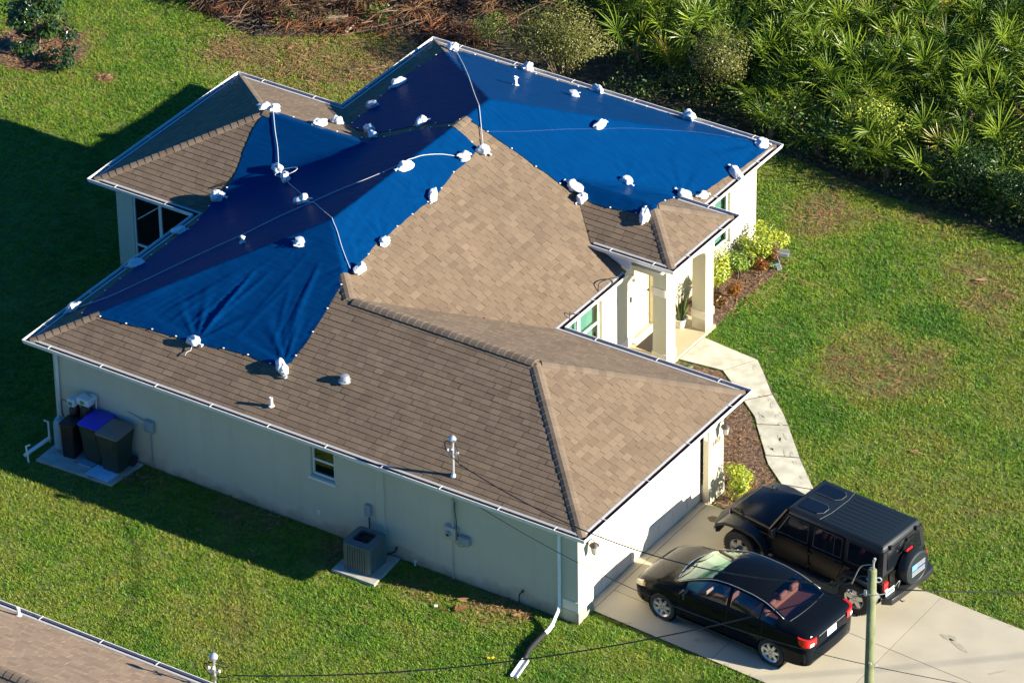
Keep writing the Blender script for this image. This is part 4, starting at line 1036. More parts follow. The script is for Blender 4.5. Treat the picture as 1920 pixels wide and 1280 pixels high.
# ================================================================== NEIGHBOUR
nb = thing('neighbour_house', 'corner of the neighbouring house with a tan shingle roof and white gutter', 'house', (0, 0, 0))
NY = -7.88; n0, n1 = -4.0, 16.0; nyb = NY-6.58
ys = NY-.13; ysb = nyb+.13; hw = (ys-ysb)/2
NP1 = (n0+.13+hw, ys-hw); NP2 = (n1-.13-hw, ys-hw)
nplanes = [('ny', [(n1-.13, ys), (n0+.13, ys), NP1, NP2], lambda x, y: Z0+(ys-y)*K, (-1, 0), (0, -1), -ys),
           ('nf', [(n0+.13, ysb), (n1-.13, ysb), NP2, NP1], lambda x, y: Z0+(y-ysb)*K, (1, 0), (0, 1), ysb),
           ('nx', [(n1-.13, ysb), (n1-.13, ys), NP2], lambda x, y: Z0+(n1-.13-x)*K, (0, 1), (-1, 0), -(n1-.13)),
           ('nn', [(n0+.13, ys), (n0+.13, ysb), NP1], lambda x, y: Z0+(x-n0-.13)*K, (0, -1), (1, 0), n0+.13)]
b = MB()
for nm, P, zf, *_ in nplanes: b.add([(x, y, zf(x, y)-.004) for x, y in P], [tuple(range(len(P)))])
nroof = b.build('roof', M_deck, nb, fixn=False)
build_shingles(shingle_planes(nplanes, (), seed=5, xlim=lambda x, y: 3.5 < x < 13.5 and y > -13), nroof, 290, M_shn1, M_shn)
b = MB()
for nm, P, zf, *_ in nplanes: b.add([(x, y, zf(x, y)+.002) for x, y in P], [tuple(range(len(P)))])
capn = lambda P: (P[0], P[1], Z0+hw*K)
for i, (a, c) in enumerate((((capn(NP1)), (capn(NP2))), ((n1-.13, ys, Z0), capn(NP2)))):
    a = Vector(a); c = Vector(c)
    if i == 0: a = Vector((5.5, a.y, a.z)); c = Vector((min(c.x, 12.6), c.y, c.z))
    caps(a, c, nroof)
for r in (((n0, nyb), (n1, nyb)), ((n1, nyb), (n1, NY)), ((n1, NY), (n0, NY)), ((n0, NY), (n0, nyb))): gutter(r, nb)
for p0, p1 in (((n0+.45, nyb+.45), (n1-.45, nyb+.45)), ((n1-.45, nyb+.45), (n1-.45, NY-.45)), ((n1-.45, NY-.45), (n0+.45, NY-.45)), ((n0+.45, NY-.45), (n0+.45, nyb+.45))):
    wallpanel(p0, p1, HW, []).build('wall', M_stucco, nb)
nz = lambda x, y: Z0+(ys-y)*K
b = MB(); b.lathe([(.036, -.05), (.036, .20), (.028, .20)], 12); b.lathe([(.07, .01), (.04, .03)], 12); b.build('vent_pipe', M_pvc, nroof, (6.29, -8.16, nz(6.29, -8.16)+.02), smooth=35)
nm_ = mast(nroof, 11.02, -8.05, nz(11.02, -8.05), .78, 1.1)
b = MB(); zz = .48
b.tube(catmull([(.0, 0, .70), (-.18, -.05, .62), (-.22, 0, .45), (-.1, .1, .30), (.15, .1, .33), (.30, .05, .47), (.38, .02, .5)], 6), .013, 5)
b.tube(catmull([(.05, 0, .72), (.22, .05, .70), (.26, .1, .62), (.15, .05, .60), (.08, .02, .66)], 6), .010, 5); b.build('drip_loop', M_wire, nm_, smooth=True)

# ================================================================== POLE AND CABLES
pole = thing('utility_pole', 'weathered greenish wooden utility pole standing in front of the driveway', 'pole', (23.51, -4.60, 0))
b = MB(); ps = [(0, 0, -.1), (0, 0, 2), (0, 0, 4), (0, 0, 6), (0, 0, 7.93), (0, 0, 7.96)]; b.tube(ps, [.115, .105, .098, .09, .082, .06], 16); b.build('pole_shaft', M_pole, pole, smooth=40)
b = MB(); b.tube([(0.02, 0, 7.9), (.02, 0, 8.15)], .018, 8); b.tube([(.02, 0, 8.12), (.05, 0, 8.2)], .026, 8); b.build('ground_rod', M_galv, pole)
b = MB(); b.tube([(.10+.05*cos(t*pi/6), .05+.03*cos(t*pi/6), 7.72+.05*sin(t*pi/6)) for t in range(13)], .014, 6); b.tube([(.08, .04, 7.72), (-.1, -.04, 7.72)], .014, 6); b.build('eye_bolt', M_galv, pole)
b = MB(); b.bx(-.10, -.05, -.12, -.07, 7.40, 7.52); b.bx(.03, .08, -.11, -.07, 5.9, 5.94); b.build('clamp', M_galv, pole)
b = MB(); b.tube([(.10+.04*cos(t*pi/5), .02, 5.82+.04*sin(t*pi/5)) for t in range(9)], .01, 5); b.build('hook', M_galv, pole)
PX = Vector((23.51, -4.60, 0))
def cable(a, c, sag, r, label, m=M_wire, n=40, grp='overhead cables', thick=None):
    a = Vector(a); c = Vector(c); pts = []
    for i in range(n+1):
        t = i/n; p = a.lerp(c, t); p.z -= sag*4*t*(1-t); pts.append(p)
    b = MB(); b.tube(pts, r, 6); return tag(b.build('overhead_cable', m, None, smooth=True), label, 'cable', grp)
cable((11.16, .30, 3.06), PX+Vector((-.5, .15, 7.35)), .75, .012, 'black service cable from the mast on the front slope to the pole')
cable((11.42, -8.0, 2.98), PX+Vector((-.5, -.05, 7.30)), .55, .013, 'black service cable from the neighbouring mast across the lawn to the pole')
cable((11.05, .42, 2.22), PX+Vector((.05, .05, 5.78)), .55, .007, 'thin telephone cable from under the eave to low on the pole')
cable(PX+Vector((.35, .3, 7.45)), (40, 9, 6.6), .5, .012, 'black cable leaving the pole to the right over the driveway')
cable(PX+Vector((.12, .02, 5.8)), (40, 2.0, 5.3), .4, .007, 'thin cable leaving the lower hook of the pole to the right')
for k, (pts, r, lab) in enumerate((([(-.5, .15, 7.35), (-.42, .1, 7.55), (-.28, .05, 7.86), (-.12, 0, 8.0), (.02, 0, 8.05)], .010, 'pale wire arching from the cables up to the pole top'),
        ([(-.5, .0, 7.32), (-.35, 0, 7.22), (-.12, -.1, 7.42), (.1, -.08, 7.46), (.3, .1, 7.50), (.42, .25, 7.70), (.36, .32, 7.5)], .009, 'pale wire looping round the front of the pole'),
        ([(-.55, .1, 7.36), (-.3, .15, 7.6), (-.05, .1, 7.62), (.15, .1, 7.6)], .009, 'dark wire tying the cables behind the pole'))):
    b = MB(); b.tube(catmull([PX+Vector(p) for p in pts], 7), r, 6); tag(b.build('jumper_wire', M_wireg if k < 2 else M_wire, None, smooth=True), lab, 'wire')

# ================================================================== CARS
def wheel(parent, x, y, z, R, rimR, w, side, ns, spoke, name='wheel', notch=False):
    """side=+1: outer face towards +y"""
    b = MB(); b.lathe([(rimR*.95, -w*.3), (rimR*.95, w*.12)], 24, axis='Y'); o = b.build(name, M_black, parent, (x, y, z))
    b = MB(); prof = [(rimR*.96, -w/2+.01), (R*.92, -w/2), (R, -w/2+.03), (R, w/2-.03), (R*.93, w/2), (rimR*1.05, w/2-.004), (rimR*.97, w/2-.02)]
    b.lathe(prof, 40, axis='Y', cap=False)
    if R > .38:
        for k in range(36):
            a = k*pi/18; b.box((R*cos(a), .0, R*sin(a)), (.022, w*.92, .018), R=Matrix.Rotation(-a, 3, 'Y'))
    b.build('tyre', M_rubber, o, smooth=30)
    b = MB(); f = side*w/2
    b.lathe([(rimR*.86, f-side*.03), (rimR*.98, f-side*.012), (rimR*1.02, f-side*.004), (rimR*.99, f-side*.035), (rimR*.9, f-side*.08)], 32, axis='Y', cap=False)
    b.lathe([(.0, f-side*.01), (rimR*.16, f-side*.008), (rimR*.30, f-side*.018), (rimR*.30, f-side*.06)], 20, axis='Y', cap=False)
    for k in range(ns):
        a = 2*pi*k/ns+.3; ca, sa = cos(a), sin(a); w0, w1 = spoke
        P = [(rimR*.2, -w0), (rimR*.9, -w1), (rimR*.9, w1), (rimR*.2, w0)]
        vs = []
        for yy, sc in ((f-side*.012, 1), (f-side*.045, 1.15)):
            for (r, t) in P: vs.append((r*ca-t*sc*sa, yy, r*sa+t*sc*ca))
        b.add(vs, [(0, 1, 2, 3), (4, 7, 6, 5), (0, 4, 5, 1), (1, 5, 6, 2), (2, 6, 7, 3), (3, 7, 4, 0)])
    b.build('rim', M_alloy, o, smooth=30)
    b = MB()
    for k in range(5): a = k*2*pi/5; b.lathe([(.011, f-side*.02), (.011, f-side*.006)], 6, (rimR*.19*cos(a), 0, rimR*.19*sin(a)), 'Y')
    b.build('wheel_nuts', M_black, o)
    return o

def interp(tab, x):
    """smooth (Catmull-Rom) interpolation of rows (x, ...) sorted by x"""
    n = len(tab)
    if x <= tab[0][0]: return tab[0][1:]
    if x >= tab[-1][0]: return tab[-1][1:]
    for i in range(n-1):
        if tab[i][0] <= x <= tab[i+1][0]: break
    h = tab[i+1][0]-tab[i][0]; t = (x-tab[i][0])/h; out = []
    for k in range(1, len(tab[0])):
        y0, y1 = tab[i][k], tab[i+1][k]
        def slope(j):
            if j == 0: return (tab[1][k]-tab[0][k])/(tab[1][0]-tab[0][0])
            if j == n-1: return (tab[-1][k]-tab[-2][k])/(tab[-1][0]-tab[-2][0])
            d0 = (tab[j][k]-tab[j-1][k])/(tab[j][0]-tab[j-1][0]); d1 = (tab[j+1][k]-tab[j][k])/(tab[j+1][0]-tab[j][0])
            return 0 if d0*d1 <= 0 else 2*d0*d1/(d0+d1)
        m0, m1 = slope(i)*h, slope(i+1)*h
        out.append(y0*(2*t**3-3*t*t+1)+m0*(t**3-2*t*t+t)+y1*(-2*t**3+3*t*t)+m1*(t**3-t*t))
    return tuple(out)

sedan = thing('parked_sedan', 'glossy black four-door sedan parked nose towards the garage', 'car', (16.70, 2.235, .034), pi-.068)
# x, ztop, halfwidth, belt z, roof edge halfwidth, roof edge z, bottom z
ST = [(-2.245, .90, .66, .84, .50, .885, .36), (-2.225, .955, .76, .88, .60, .945, .28), (-2.17, 1.0, .82, .91, .66, .985, .24), (-2.05, 1.035, .855, .935, .69, 1.015, .22), (-1.9, 1.055, .868, .95, .70, 1.03, .20),
      (-1.68, 1.085, .875, .955, .67, 1.05, .19), (-1.35, 1.235, .877, .955, .635, 1.18, .19), (-1.0, 1.375, .878, .95, .61, 1.30, .19), (-.6, 1.43, .878, .94, .605, 1.355, .19), (-.2, 1.44, .878, .925, .605, 1.365, .19), (.15, 1.415, .878, .915, .61, 1.335, .19),
      (.5, 1.31, .877, .905, .635, 1.225, .19), (.85, 1.145, .875, .895, .675, 1.08, .19), (1.15, .985, .872, .875, .72, .945, .19), (1.3, .945, .868, .855, .735, .91, .19), (1.6, .885, .855, .80, .72, .855, .19), (1.9, .79, .81, .71, .66, .765, .19),
      (2.08, .69, .72, .62, .58, .67, .20), (2.18, .59, .60, .53, .47, .575, .22), (2.235, .50, .42, .46, .33, .49, .27)]
NXs = 150; XS = [ST[0][0]+(ST[-1][0]-ST[0][0])*i/NXs for i in range(NXs+1)]
def section(x):
    zt, w, zb, wr, ze, z0 = interp(ST, x)
    zm = z0+(zb-z0)*.55
    key = [(0, z0), (w*.86, z0), (w*.955, z0+.04), (w*.975, z0+(zm-z0)*.5), (w, zm), (w*.995, zm+(zb-zm)*.45), (w*.955, zb-.02), (w*.935, zb)]
    out = []
    def seg(a, c, n, inc=False):
        for k in range(n+(1 if inc else 0)): t = k/n; out.append((a[0]+(c[0]-a[0])*t, a[1]+(c[1]-a[1])*t))
    for i, n in enumerate((3, 2, 4, 4, 3, 3, 1)): seg(key[i], key[i+1], n)
    a = key[-1]; c = (wr, ze)          # greenhouse side
    for k in range(10): t = k/10; bul = .018*sin(pi*t); out.append((a[0]+(c[0]-a[0])*t+bul, a[1]+(c[1]-a[1])*t))
    for k in range(13):                # across the top
        t = k/12; y = wr*(1-t); z = ze+(zt-ze)*(1-(1-t)**2.2) if True else 0
        out.append((y, z))
    return out
sec = [section(x) for x in XS]; NT = len(sec[0]); B0 = 20; R0 = 30   # belt index, roof-edge index
parts = {'body': MB(), 'windscreen': MB(), 'rear_window': MB(), 'side_window_l': [], 'side_window_r': []}
side_ranges = [(-.22, .80, .08, .88), (-1.02, -.30, .08, .88), (-1.40, -1.06, .08, .80)]
WX = ((1.35, .34), (-1.35, .34))
def ztop_line(x): return interp(ST, x)[4]
def classify(i, j):
    xm = (XS[i]+XS[i+1])/2; y, z = sec[i][j]; y2, z2 = sec[i][j+1]; zm = (z+z2)/2; ym = (y+y2)/2
    if j < B0 and ym > .55:
        for wx, r in WX:
            if hypot(xm-wx, zm-.31) < r: return None
    if j < 3:
        for wx, r in WX:
            if abs(xm-wx) < r and ym > .5: return None
    if B0 <= j < R0:
        f = (j-B0+.5)/10
        for k, (a, c, f0, f1) in enumerate(side_ranges):
            if a < xm < c and f0 < f < f1 and (sec[i][R0][1]-sec[i][B0][1]) > .10: return 'side%d' % k
    if j >= R0:
        f = (j-R0+.5)/12
        if .22+.10*(1-f)**2 < xm < 1.13+.06*f and f > .07: return 'windscreen'
        if -1.66 < xm < -1.00-.03*f and f > .09: return 'rear_window'
    return 'body'
buckets = {}
for i in range(NXs):
    for j in range(NT-1):
        c = classify(i, j)
        if c is None: continue
        for sgn in (1, -1):
            key = c if not c.startswith('side') else c+('l' if sgn > 0 else 'r')
            B = buckets.setdefault(key, MB())
            q = [(XS[i], sgn*sec[i][j][0], sec[i][j][1]), (XS[i+1], sgn*sec[i+1][j][0], sec[i+1][j][1]), (XS[i+1], sgn*sec[i+1][j+1][0], sec[i+1][j+1][1]), (XS[i], sgn*sec[i][j+1][0], sec[i][j+1][1])]
            B.add(q, [(0, 1, 2, 3) if sgn > 0 else (3, 2, 1, 0)])
def weld(B, name, m, parent, **k):
    me = B.mesh(name, m); bm = bmesh.new(); bm.from_mesh(me); bmesh.ops.remove_doubles(bm, verts=bm.verts, dist=1e-4)
    if k.get('caps'):
        for side in (XS[0], XS[-1]):
            ed = [e for e in bm.edges if all(abs(v.co.x-side) < 1e-4 for v in e.verts) and len(e.link_faces) == 1]
            bmesh.ops.contextual_create(bm, geom=ed)
    bmesh.ops.recalc_face_normals(bm, faces=bm.faces); bm.to_mesh(me); bm.free()
    me.polygons.foreach_set('use_smooth', [True]*len(me.polygons)); me.set_sharp_from_angle(angle=radians(38))
    return link(name, me, parent, label=k.get('label'))
body = weld(buckets['body'], 'body', M_paint, sedan, caps=True)
weld(buckets['windscreen'], 'windscreen', M_windsh, sedan); weld(buckets['rear_window'], 'rear_window', M_carglass, sedan)
for k in buckets:
    if k.startswith('side'): weld(buckets[k], 'side_window', M_carglass, sedan)
for wx, yy in ((1.35, .77), (1.35, -.77), (-1.35, .77), (-1.35, -.77)):
    s = 1 if yy > 0 else -1
    wheel(sedan, wx, yy, .318, .318, .215, .20, s, 7, (.038, .028))
    b = MB(); b.lathe([(.345, s*.50), (.345, s*.845)], 28, (wx, 0, .31), 'Y', cap=False); b.lathe([(.345, s*.5), (.0, s*.5)], 28, (wx, 0, .31), 'Y', cap=False); b.build('wheel_well', M_black, sedan)
# floor, dash, seats
b = MB(); b.bx(-1.2, 1.1, -.72, .72, .28, .34); b.build('floor', M_black, sedan)
b = MB(); b.prism([(.62, .86), (1.14, .915), (1.14, .6), (.62, .6)], -.66, .66, f=lambda x, z, y: (x, y, z)); b.build('dashboard', M_dash, sedan, bevel=.02)
b = MB(); b.prism([(-1.02, .97), (-1.62, 1.0), (-1.62, .9), (-1.02, .9)], -.60, .60, f=lambda x, z, y: (x, y, z)); b.build('parcel_shelf', M_shelf, sedan)
def seat(x, y, w, parent=sedan, name='seat', heads=(0,)):
    b = MB(); b.box((x+.22, y, .55), (.5, w, .16)); b.box((x-.06, y, .82), (.14, w, .50), R=Matrix.Rotation(-.22, 3, 'Y')); s = b.build(name, M_seat, parent, bevel=.04, smooth=50)
    for h in heads: b = MB(); b.box((x-.13, y+h, 1.12), (.10, .25, .16)); b.build('headrest', M_seat, s, bevel=.04, smooth=50)
seat(.05, .37, .48); seat(.05, -.37, .48); seat(-.92, 0, 1.25, name='rear_seat', heads=(-.40, 0, .40))
# lamps hugging the corners
def wrapstrip(xa, xb, f0, f1, off, m, name, both=True, label=None):
    """patch of the body surface pushed out a little, xa..xb along, section index j0..j1"""
    B = MB()
    for sgn in ((1, -1) if both else (1,)):
        B = MB(); n = 16
        for i in range(n):
            for k in range(6):
                q = []
                for (ii, kk) in ((i, k), (i+1, k), (i+1, k+1), (i, k+1)):
                    x = xa+(xb-xa)*ii/n; s = section(x); j = f0+(f1-f0)*kk/6; j0 = int(j); t = j-j0; j1 = min(j0+1, NT-1)
                    y = s[j0][0]+(s[j1][0]-s[j0][0])*t; z = s[j0][1]+(s[j1][1]-s[j0][1])*t
                    q.append((x+(off*.7 if xa > 0 else -off*.7), sgn*(y+off), z+off*.3))
                B.add(q, [(0, 1, 2, 3) if sgn > 0 else (3, 2, 1, 0)])
        weld(B, name, m, sedan)
wrapstrip(1.86, 2.15, 16.5, 22, .008, M_lens, 'headlight')
wrapstrip(1.80, 1.86, 16.5, 19, .008, M_amber, 'side_marker')
for s in (1, -1):
    b = MB()   # tail lamp: wraps from the flank round the corner
    P = [(-2.02, .860), (-2.10, .845), (-2.18, .818), (-2.235, .77), (-2.262, .68), (-2.266, .55)]
    for i in range(len(P)-1):
        (xa, ya), (xb, yb) = P[i], P[i+1]; t0 = .80 if i else .86; t1 = .965
        za = .745 if i else .80
        b.add([(xa, s*ya, za if i else .83), (xb, s*yb, .745), (xb, s*yb, .935-.01*i), (xa, s*ya, .945-.01*i if i else .93)], [(0, 1, 2, 3)])
        b.add([(xa+.1, s*(ya-.1), .945-.01*i), (xb+.1, s*(yb-.1), .935-.01*i), (xb, s*yb, .935-.01*i), (xa, s*ya, .945-.01*i)], [(0, 1, 2, 3)])
    weld(b, 'tail_light', M_red, sedan)
    b = MB(); b.add([(-2.245, s*.765, .75), (-2.270, s*.66, .75), (-2.270, s*.64, .82), (-2.247, s*.75, .82)], [(0, 1, 2, 3)]); b.build('reversing_lens', M_white, sedan)
b = MB(); b.bx(-2.262, -2.24, -.46, .46, .865, .89); b.build('boot_trim', M_chrome, sedan, bevel=.004)
b = MB(); b.bx(-2.262, -2.245, -.16, .16, .70, .85); pl = b.build('number_plate', M_plate, sedan)
b = MB()
for k in range(6): b.bx(-2.266, -2.262, -.125+k*.043, -.098+k*.043, .74, .80)
b.build('plate_print', M_platedk, pl)
b = MB(); prof = [(-2.20, .30), (-2.30, .36), (-2.315, .50), (-2.295, .60), (-2.22, .63)]
n = 18
for i in range(n):
    t0, t1 = -1+2*i/n, -1+2*(i+1)/n
    for (xa, za), (xb, zb) in zip(prof[:-1], prof[1:]):
        def P(x, z, t): return (x+.16*abs(t)**3.2+.0, t*.845, z)
        b.add([P(xa, za, t0), P(xa, za, t1), P(xb, zb, t1), P(xb, zb, t0)], [(0, 1, 2, 3)])
weld(b, 'rear_bumper', M_paint, sedan)
b = MB(); prof = [(2.16, .22), (2.25, .26), (2.28, .40), (2.24, .50), (2.16, .54)]
for i in range(n):
    t0, t1 = -1+2*i/n, -1+2*(i+1)/n
    for (xa, za), (xb, zb) in zip(prof[:-1], prof[1:]):
        def P(x, z, t): return (x-.36*abs(t)**2.6, t*.80, z)
        b.add([P(xa, za, t0), P(xa, za, t1), P(xb, zb, t1), P(xb, zb, t0)], [(3, 2, 1, 0)])
weld(b, 'front_bumper', M_paint, sedan)
# trims: drip rails, door seams, handles, sill, mirrors, wipers
for s in (1, -1):
    b = MB(); pts = []
    for k in range(30):
        x = 1.02-2.55*k/29; sc_ = section(x)[R0]; pts.append((x, s*(sc_[0]+.004), sc_[1]+.008))
    b.tube(pts, .007, 5); b.build('roof_moulding', M_galv, sedan, smooth=True)
    b = MB(); pts = []
    for k in range(20):
        x = .95-2.4*k/19; sc_ = section(x)[B0]; pts.append((x, s*(sc_[0]+.004), sc_[1]+.004))
    b.tube(pts, .006, 4); b.build('belt_moulding', M_black, sedan)
    for xd in (.92, -.26, -1.13):
        b = MB(); pts = []
        for j in range(6, B0+1): sc_ = section(xd-(.12 if (xd < -1 and j < 13) else 0)*(1-(j-6)/7))[j]; pts.append((xd-(-.0), s*(sc_[0]+.0015), sc_[1]))
        b.tube(pts, .0035, 4); b.build('door_seam', M_black, sedan)
    for xh in (.02, -.92):
        sc_ = section(xh)[B0-4]; b = MB(); b.box((xh, s*(sc_[0]+.012), sc_[1]+.02), (.17, .022, .028)); b.build('door_handle', M_paint, sedan, bevel=.008)
    b = MB(); b.box((.74, s*.985, .955), (.10, .20, .13), s*.15); b.box((.76, s*.90, .93), (.05, .1, .04)); mo = b.build('wing_mirror', M_paint, sedan, bevel=.03, smooth=50)
    b = MB(); b.box((.685, s*.985, .955), (.004, .16, .10), s*.15); b.build('mirror_glass', M_chrome, mo)
    b = MB(); b.box((0, s*.872, .235), (1.95, .02, .07)); b.build('sill', M_black, sedan, bevel=.006)
for (y0, y1) in ((.55, -.05), (-.1, -.62)):
    b = MB(); b.tube([(1.22, y0, .985), (1.10, (y0+y1)/2, 1.045), (1.13, y1, 1.02)], .009, 5); b.build('wiper', M_black, sedan)
b = MB(); pts = []
for k in range(21):
    t = -1+2*k/20; pts.append((1.235-.16*t*t, t*.70, .972-.045*t*t))
b.tube(pts, .022, 6); b.build('cowl', M_galv, sedan, smooth=True)
b = MB(); pts = []
for k in range(13):
    t = -1+2*k/12; pts.append((-1.70+.06*abs(t)**2, t*.60, 1.088-.02*t*t))
b.tube(pts, .007, 4); b.build('window_seal', M_black, sedan)

# ------------------------------------------------------------------ SUV
suv = thing('parked_suv', 'boxy black four-door off-road vehicle with a hard top and spare wheel, parked beside the sedan', 'car', (17.162, 4.787, .034), pi-.1023); suv.scale = (1, 1, .945)
def hull(name, lo, hi, m, parent=suv, bv=.03, **k):
    b = MB(); b.add(list(lo)+list(hi), [(3, 2, 1, 0), (4, 5, 6, 7), (0, 1, 5, 4), (1, 2, 6, 5), (2, 3, 7, 6), (3, 0, 4, 7)])
    return b.build(name, m, parent, bevel=bv, smooth=40, seg=3, **k)
def rect(x0, x1, w0, w1, z0, z1=None):
    z1 = z0 if z1 is None else z1
    return [(x0, -w0, z0), (x1, -w1, z1), (x1, w1, z1), (x0, w0, z0)]
bodyP = [(.84, .50), (.84, 1.13), (-2.06, 1.13), (-2.08, .60), (-2.02, .58), (-1.96, .74), (-1.82, .93), (-1.16, .93), (-1.02, .74), (-.96, .50)]
b = MB(); b.prism(bodyP, -.77, .77, f=lambda x, z, y: (x, y, z)); b.build('body', M_paintj, suv, bevel=.012, smooth=40)
b = MB(); b.bx(-1.9, 1.9, -.45, .45, .42, .60); b.build('chassis', M_black, suv)
# bonnet and engine bay
hull('bonnet', rect(.80, 2.00, .74, .565, 1.04, .98), rect(.78, 1.96, .70, .53, 1.165, 1.075), M_paintj, bv=.05)
hull('engine_bay', rect(.84, 1.98, .66, .50, .55, .55), rect(.84, 1.98, .70, .54, 1.05, 1.0), M_paintj, bv=.02)
hull('grille', rect(1.98, 2.03, .58, .56, .62, .62), rect(1.96, 2.01, .55, .53, 1.05, 1.04), M_paintj, bv=.02)
b = MB()
for k in range(7): b.bx(2.015, 2.03, -.27+k*.08, -.23+k*.08, .72, .98)
b.build('grille_slots', M_black, suv)
for s in (1, -1):
    b = MB(); b.lathe([(.09, 2.0), (.09, 2.045), (.05, 2.06)], 18, (0, s*.42, .88), 'X'); b.build('headlight', M_lens, suv, smooth=40)
    b = MB(); b.box((.5+.5, s*.735, .86), (.3, .02, .20)); b.build('cowl_side', M_paintj, suv, bevel=.01)
    b = MB(); b.lathe([(.03, 0), (.022, .03)], 10, (1.70, s*.55, 1.115)); b.box((1.62, s*.60, 1.06), (.05, .02, .07)); b.build('bonnet_latch', M_black, suv)
    # front flare: a bent band with an outer lip
    FP = [(.80, .56), (.92, .80), (1.10, .955), (1.45, 1.005), (1.86, .965), (2.04, .86), (2.12, .74)]
    b = MB(); th = .035
    for (xa, za), (xb, zb) in zip(FP[:-1], FP[1:]):
        ya0, ya1 = s*.56, s*.935
        vs = [(xa, ya0, za+.02), (xb, ya0, zb+.02), (xb, ya1, zb-.01), (xa, ya1, za-.01), (xb, s*.94, zb-.085), (xa, s*.94, za-.085), (xa, ya0, za-.03), (xb, ya0, zb-.03)]
        b.add(vs, [(0, 1, 2, 3), (3, 2, 4, 5), (6, 7, 1, 0), (5, 4, 7, 6)])
    weld(b, 'wheel_flare', M_blacks, suv)
    b = MB(); b.box((2.06, s*.86, .80), (.02, .07, .05), s*.3); b.build('indicator', M_amber, suv)
    RP = [(-.93, .52), (-1.04, .78), (-1.18, .935), (-1.47, .985), (-1.80, .935), (-1.96, .76), (-2.04, .60)]
    b = MB()
    for (xa, za), (xb, zb) in zip(RP[:-1], RP[1:]):
        vs = [(xa, s*.765, za+.02), (xb, s*.765, zb+.02), (xb, s*.925, zb-.01), (xa, s*.925, za-.01), (xb, s*.93, zb-.08), (xa, s*.93, za-.08), (xa, s*.765, za-.09), (xb, s*.765, zb-.09)]
        b.add(vs, [(0, 1, 2, 3), (3, 2, 4, 5), (6, 7, 1, 0), (5, 4, 7, 6)])
    weld(b, 'wheel_flare', M_blacks, suv)
    # doors
    for (x0, x1) in ((-.20, .72), (-1.06, -.25)):
        b = MB(); pr = [(x0, .53), (x1, .53), (x1, 1.135), (x0, 1.135)] if x0 > -.5 else [(-1.06, .96), (-.90, .53), (x1, .53), (x1, 1.135), (-1.06, 1.135)]
        b.prism(pr, .772, .792, f=lambda x, z, y: (x, s*y, z)); d = b.build('door', M_paintj, suv, bevel=.008)
        b = MB(); b.box((x0+.12, s*.805, 1.04), (.15, .022, .035)); b.build('door_handle', M_black, d, bevel=.006)
        b = MB()
        for zz in (.66, .98): b.box((x1+.02, s*.80, zz), (.10, .025, .045))
        b.build('hinge', M_black, d, bevel=.004)
    # greenhouse side with windows
    a0, a1 = .765, .665
    def sidep(x, z, off=0.): t = (z-1.13)/(.67); return (x, s*(a0+(a1-a0)*t+off), z)
    for (q, nm, m, off, th_) in (([(.72, 1.14), (.42, 1.70), (-.215, 1.70), (-.215, 1.14)], 'door_frame', M_paintj, .0, 0), ([(-.235, 1.14), (-.235, 1.70), (-1.07, 1.70), (-1.07, 1.14)], 'door_frame', M_paintj, .0, 0)):
        b = MB(); vs = [sidep(x, z, .008) for x, z in q]; b.add(vs, [(0, 1, 2, 3)]); o = b.build(nm, m, suv)
    for q in ([(.60, 1.19), (.36, 1.655), (-.15, 1.655), (-.15, 1.19)], [(-.30, 1.19), (-.30, 1.655), (-1.0, 1.655), (-1.0, 1.19)], [(-1.16, 1.20), (-1.16, 1.64), (-1.93, 1.64), (-1.93, 1.20)]):
        b = MB(); b.add([sidep(x, z, .012) for x, z in q], [(0, 1, 2, 3)]); o = b.build('side_window', M_darkglass, suv)
        b = MB(); pts = [sidep(x, z, .014) for x, z in q]; b.tube(pts+[pts[0]], .007, 4); b.build('window_seal', M_blacks if q[0][0] < -1.1 else M_seam, o)
    b = MB(); b.add([sidep(x, z, .014) for x, z in ((-.80, 1.2), (-.80, 1.65), (-.825, 1.65), (-.825, 1.2))], [(0, 1, 2, 3)]); b.build('window_bar', M_black, suv)
    b = MB(); b.box((.56, s*.92, 1.22), (.09, .17, .20), s*.1); b.tube([(.6, s*.78, 1.12), (.58, s*.90, 1.15)], .02, 6); mo = b.build('wing_mirror', M_black, suv, bevel=.02, smooth=50)
    b = MB(); b.box((.512, s*.92, 1.22), (.004, .13, .15), s*.1); b.build('mirror_glass', M_chrome, mo)
    b = MB(); b.tube([(.80, s*.86, .47), (-.90, s*.86, .47)], .035, 8); b.bx(-.8, .7, s*.74-.06, s*.74+.12 if s > 0 else s*.74+.06, .44, .50) if s > 0 else b.bx(-.8, .7, -.88, -.70, .44, .50); b.build('side_step', M_blacks, suv, smooth=40)
    b = MB(); b.bx(-2.12, -2.06, s*.70-.07, s*.70+.07, .78, 1.0); b.build('tail_light', M_red, suv, bevel=.008)
    b = MB(); b.bx(-2.128, -2.118, s*.70-.05, s*.70+.05, .79, .83); b.build('reversing_lens', M_white, suv)
    wheel(suv, 1.473, s*.80, .405, .405, .235, .25, s, 5, (.062, .050)); wheel(suv, -1.473, s*.80, .405, .405, .235, .25, s, 5, (.062, .050))
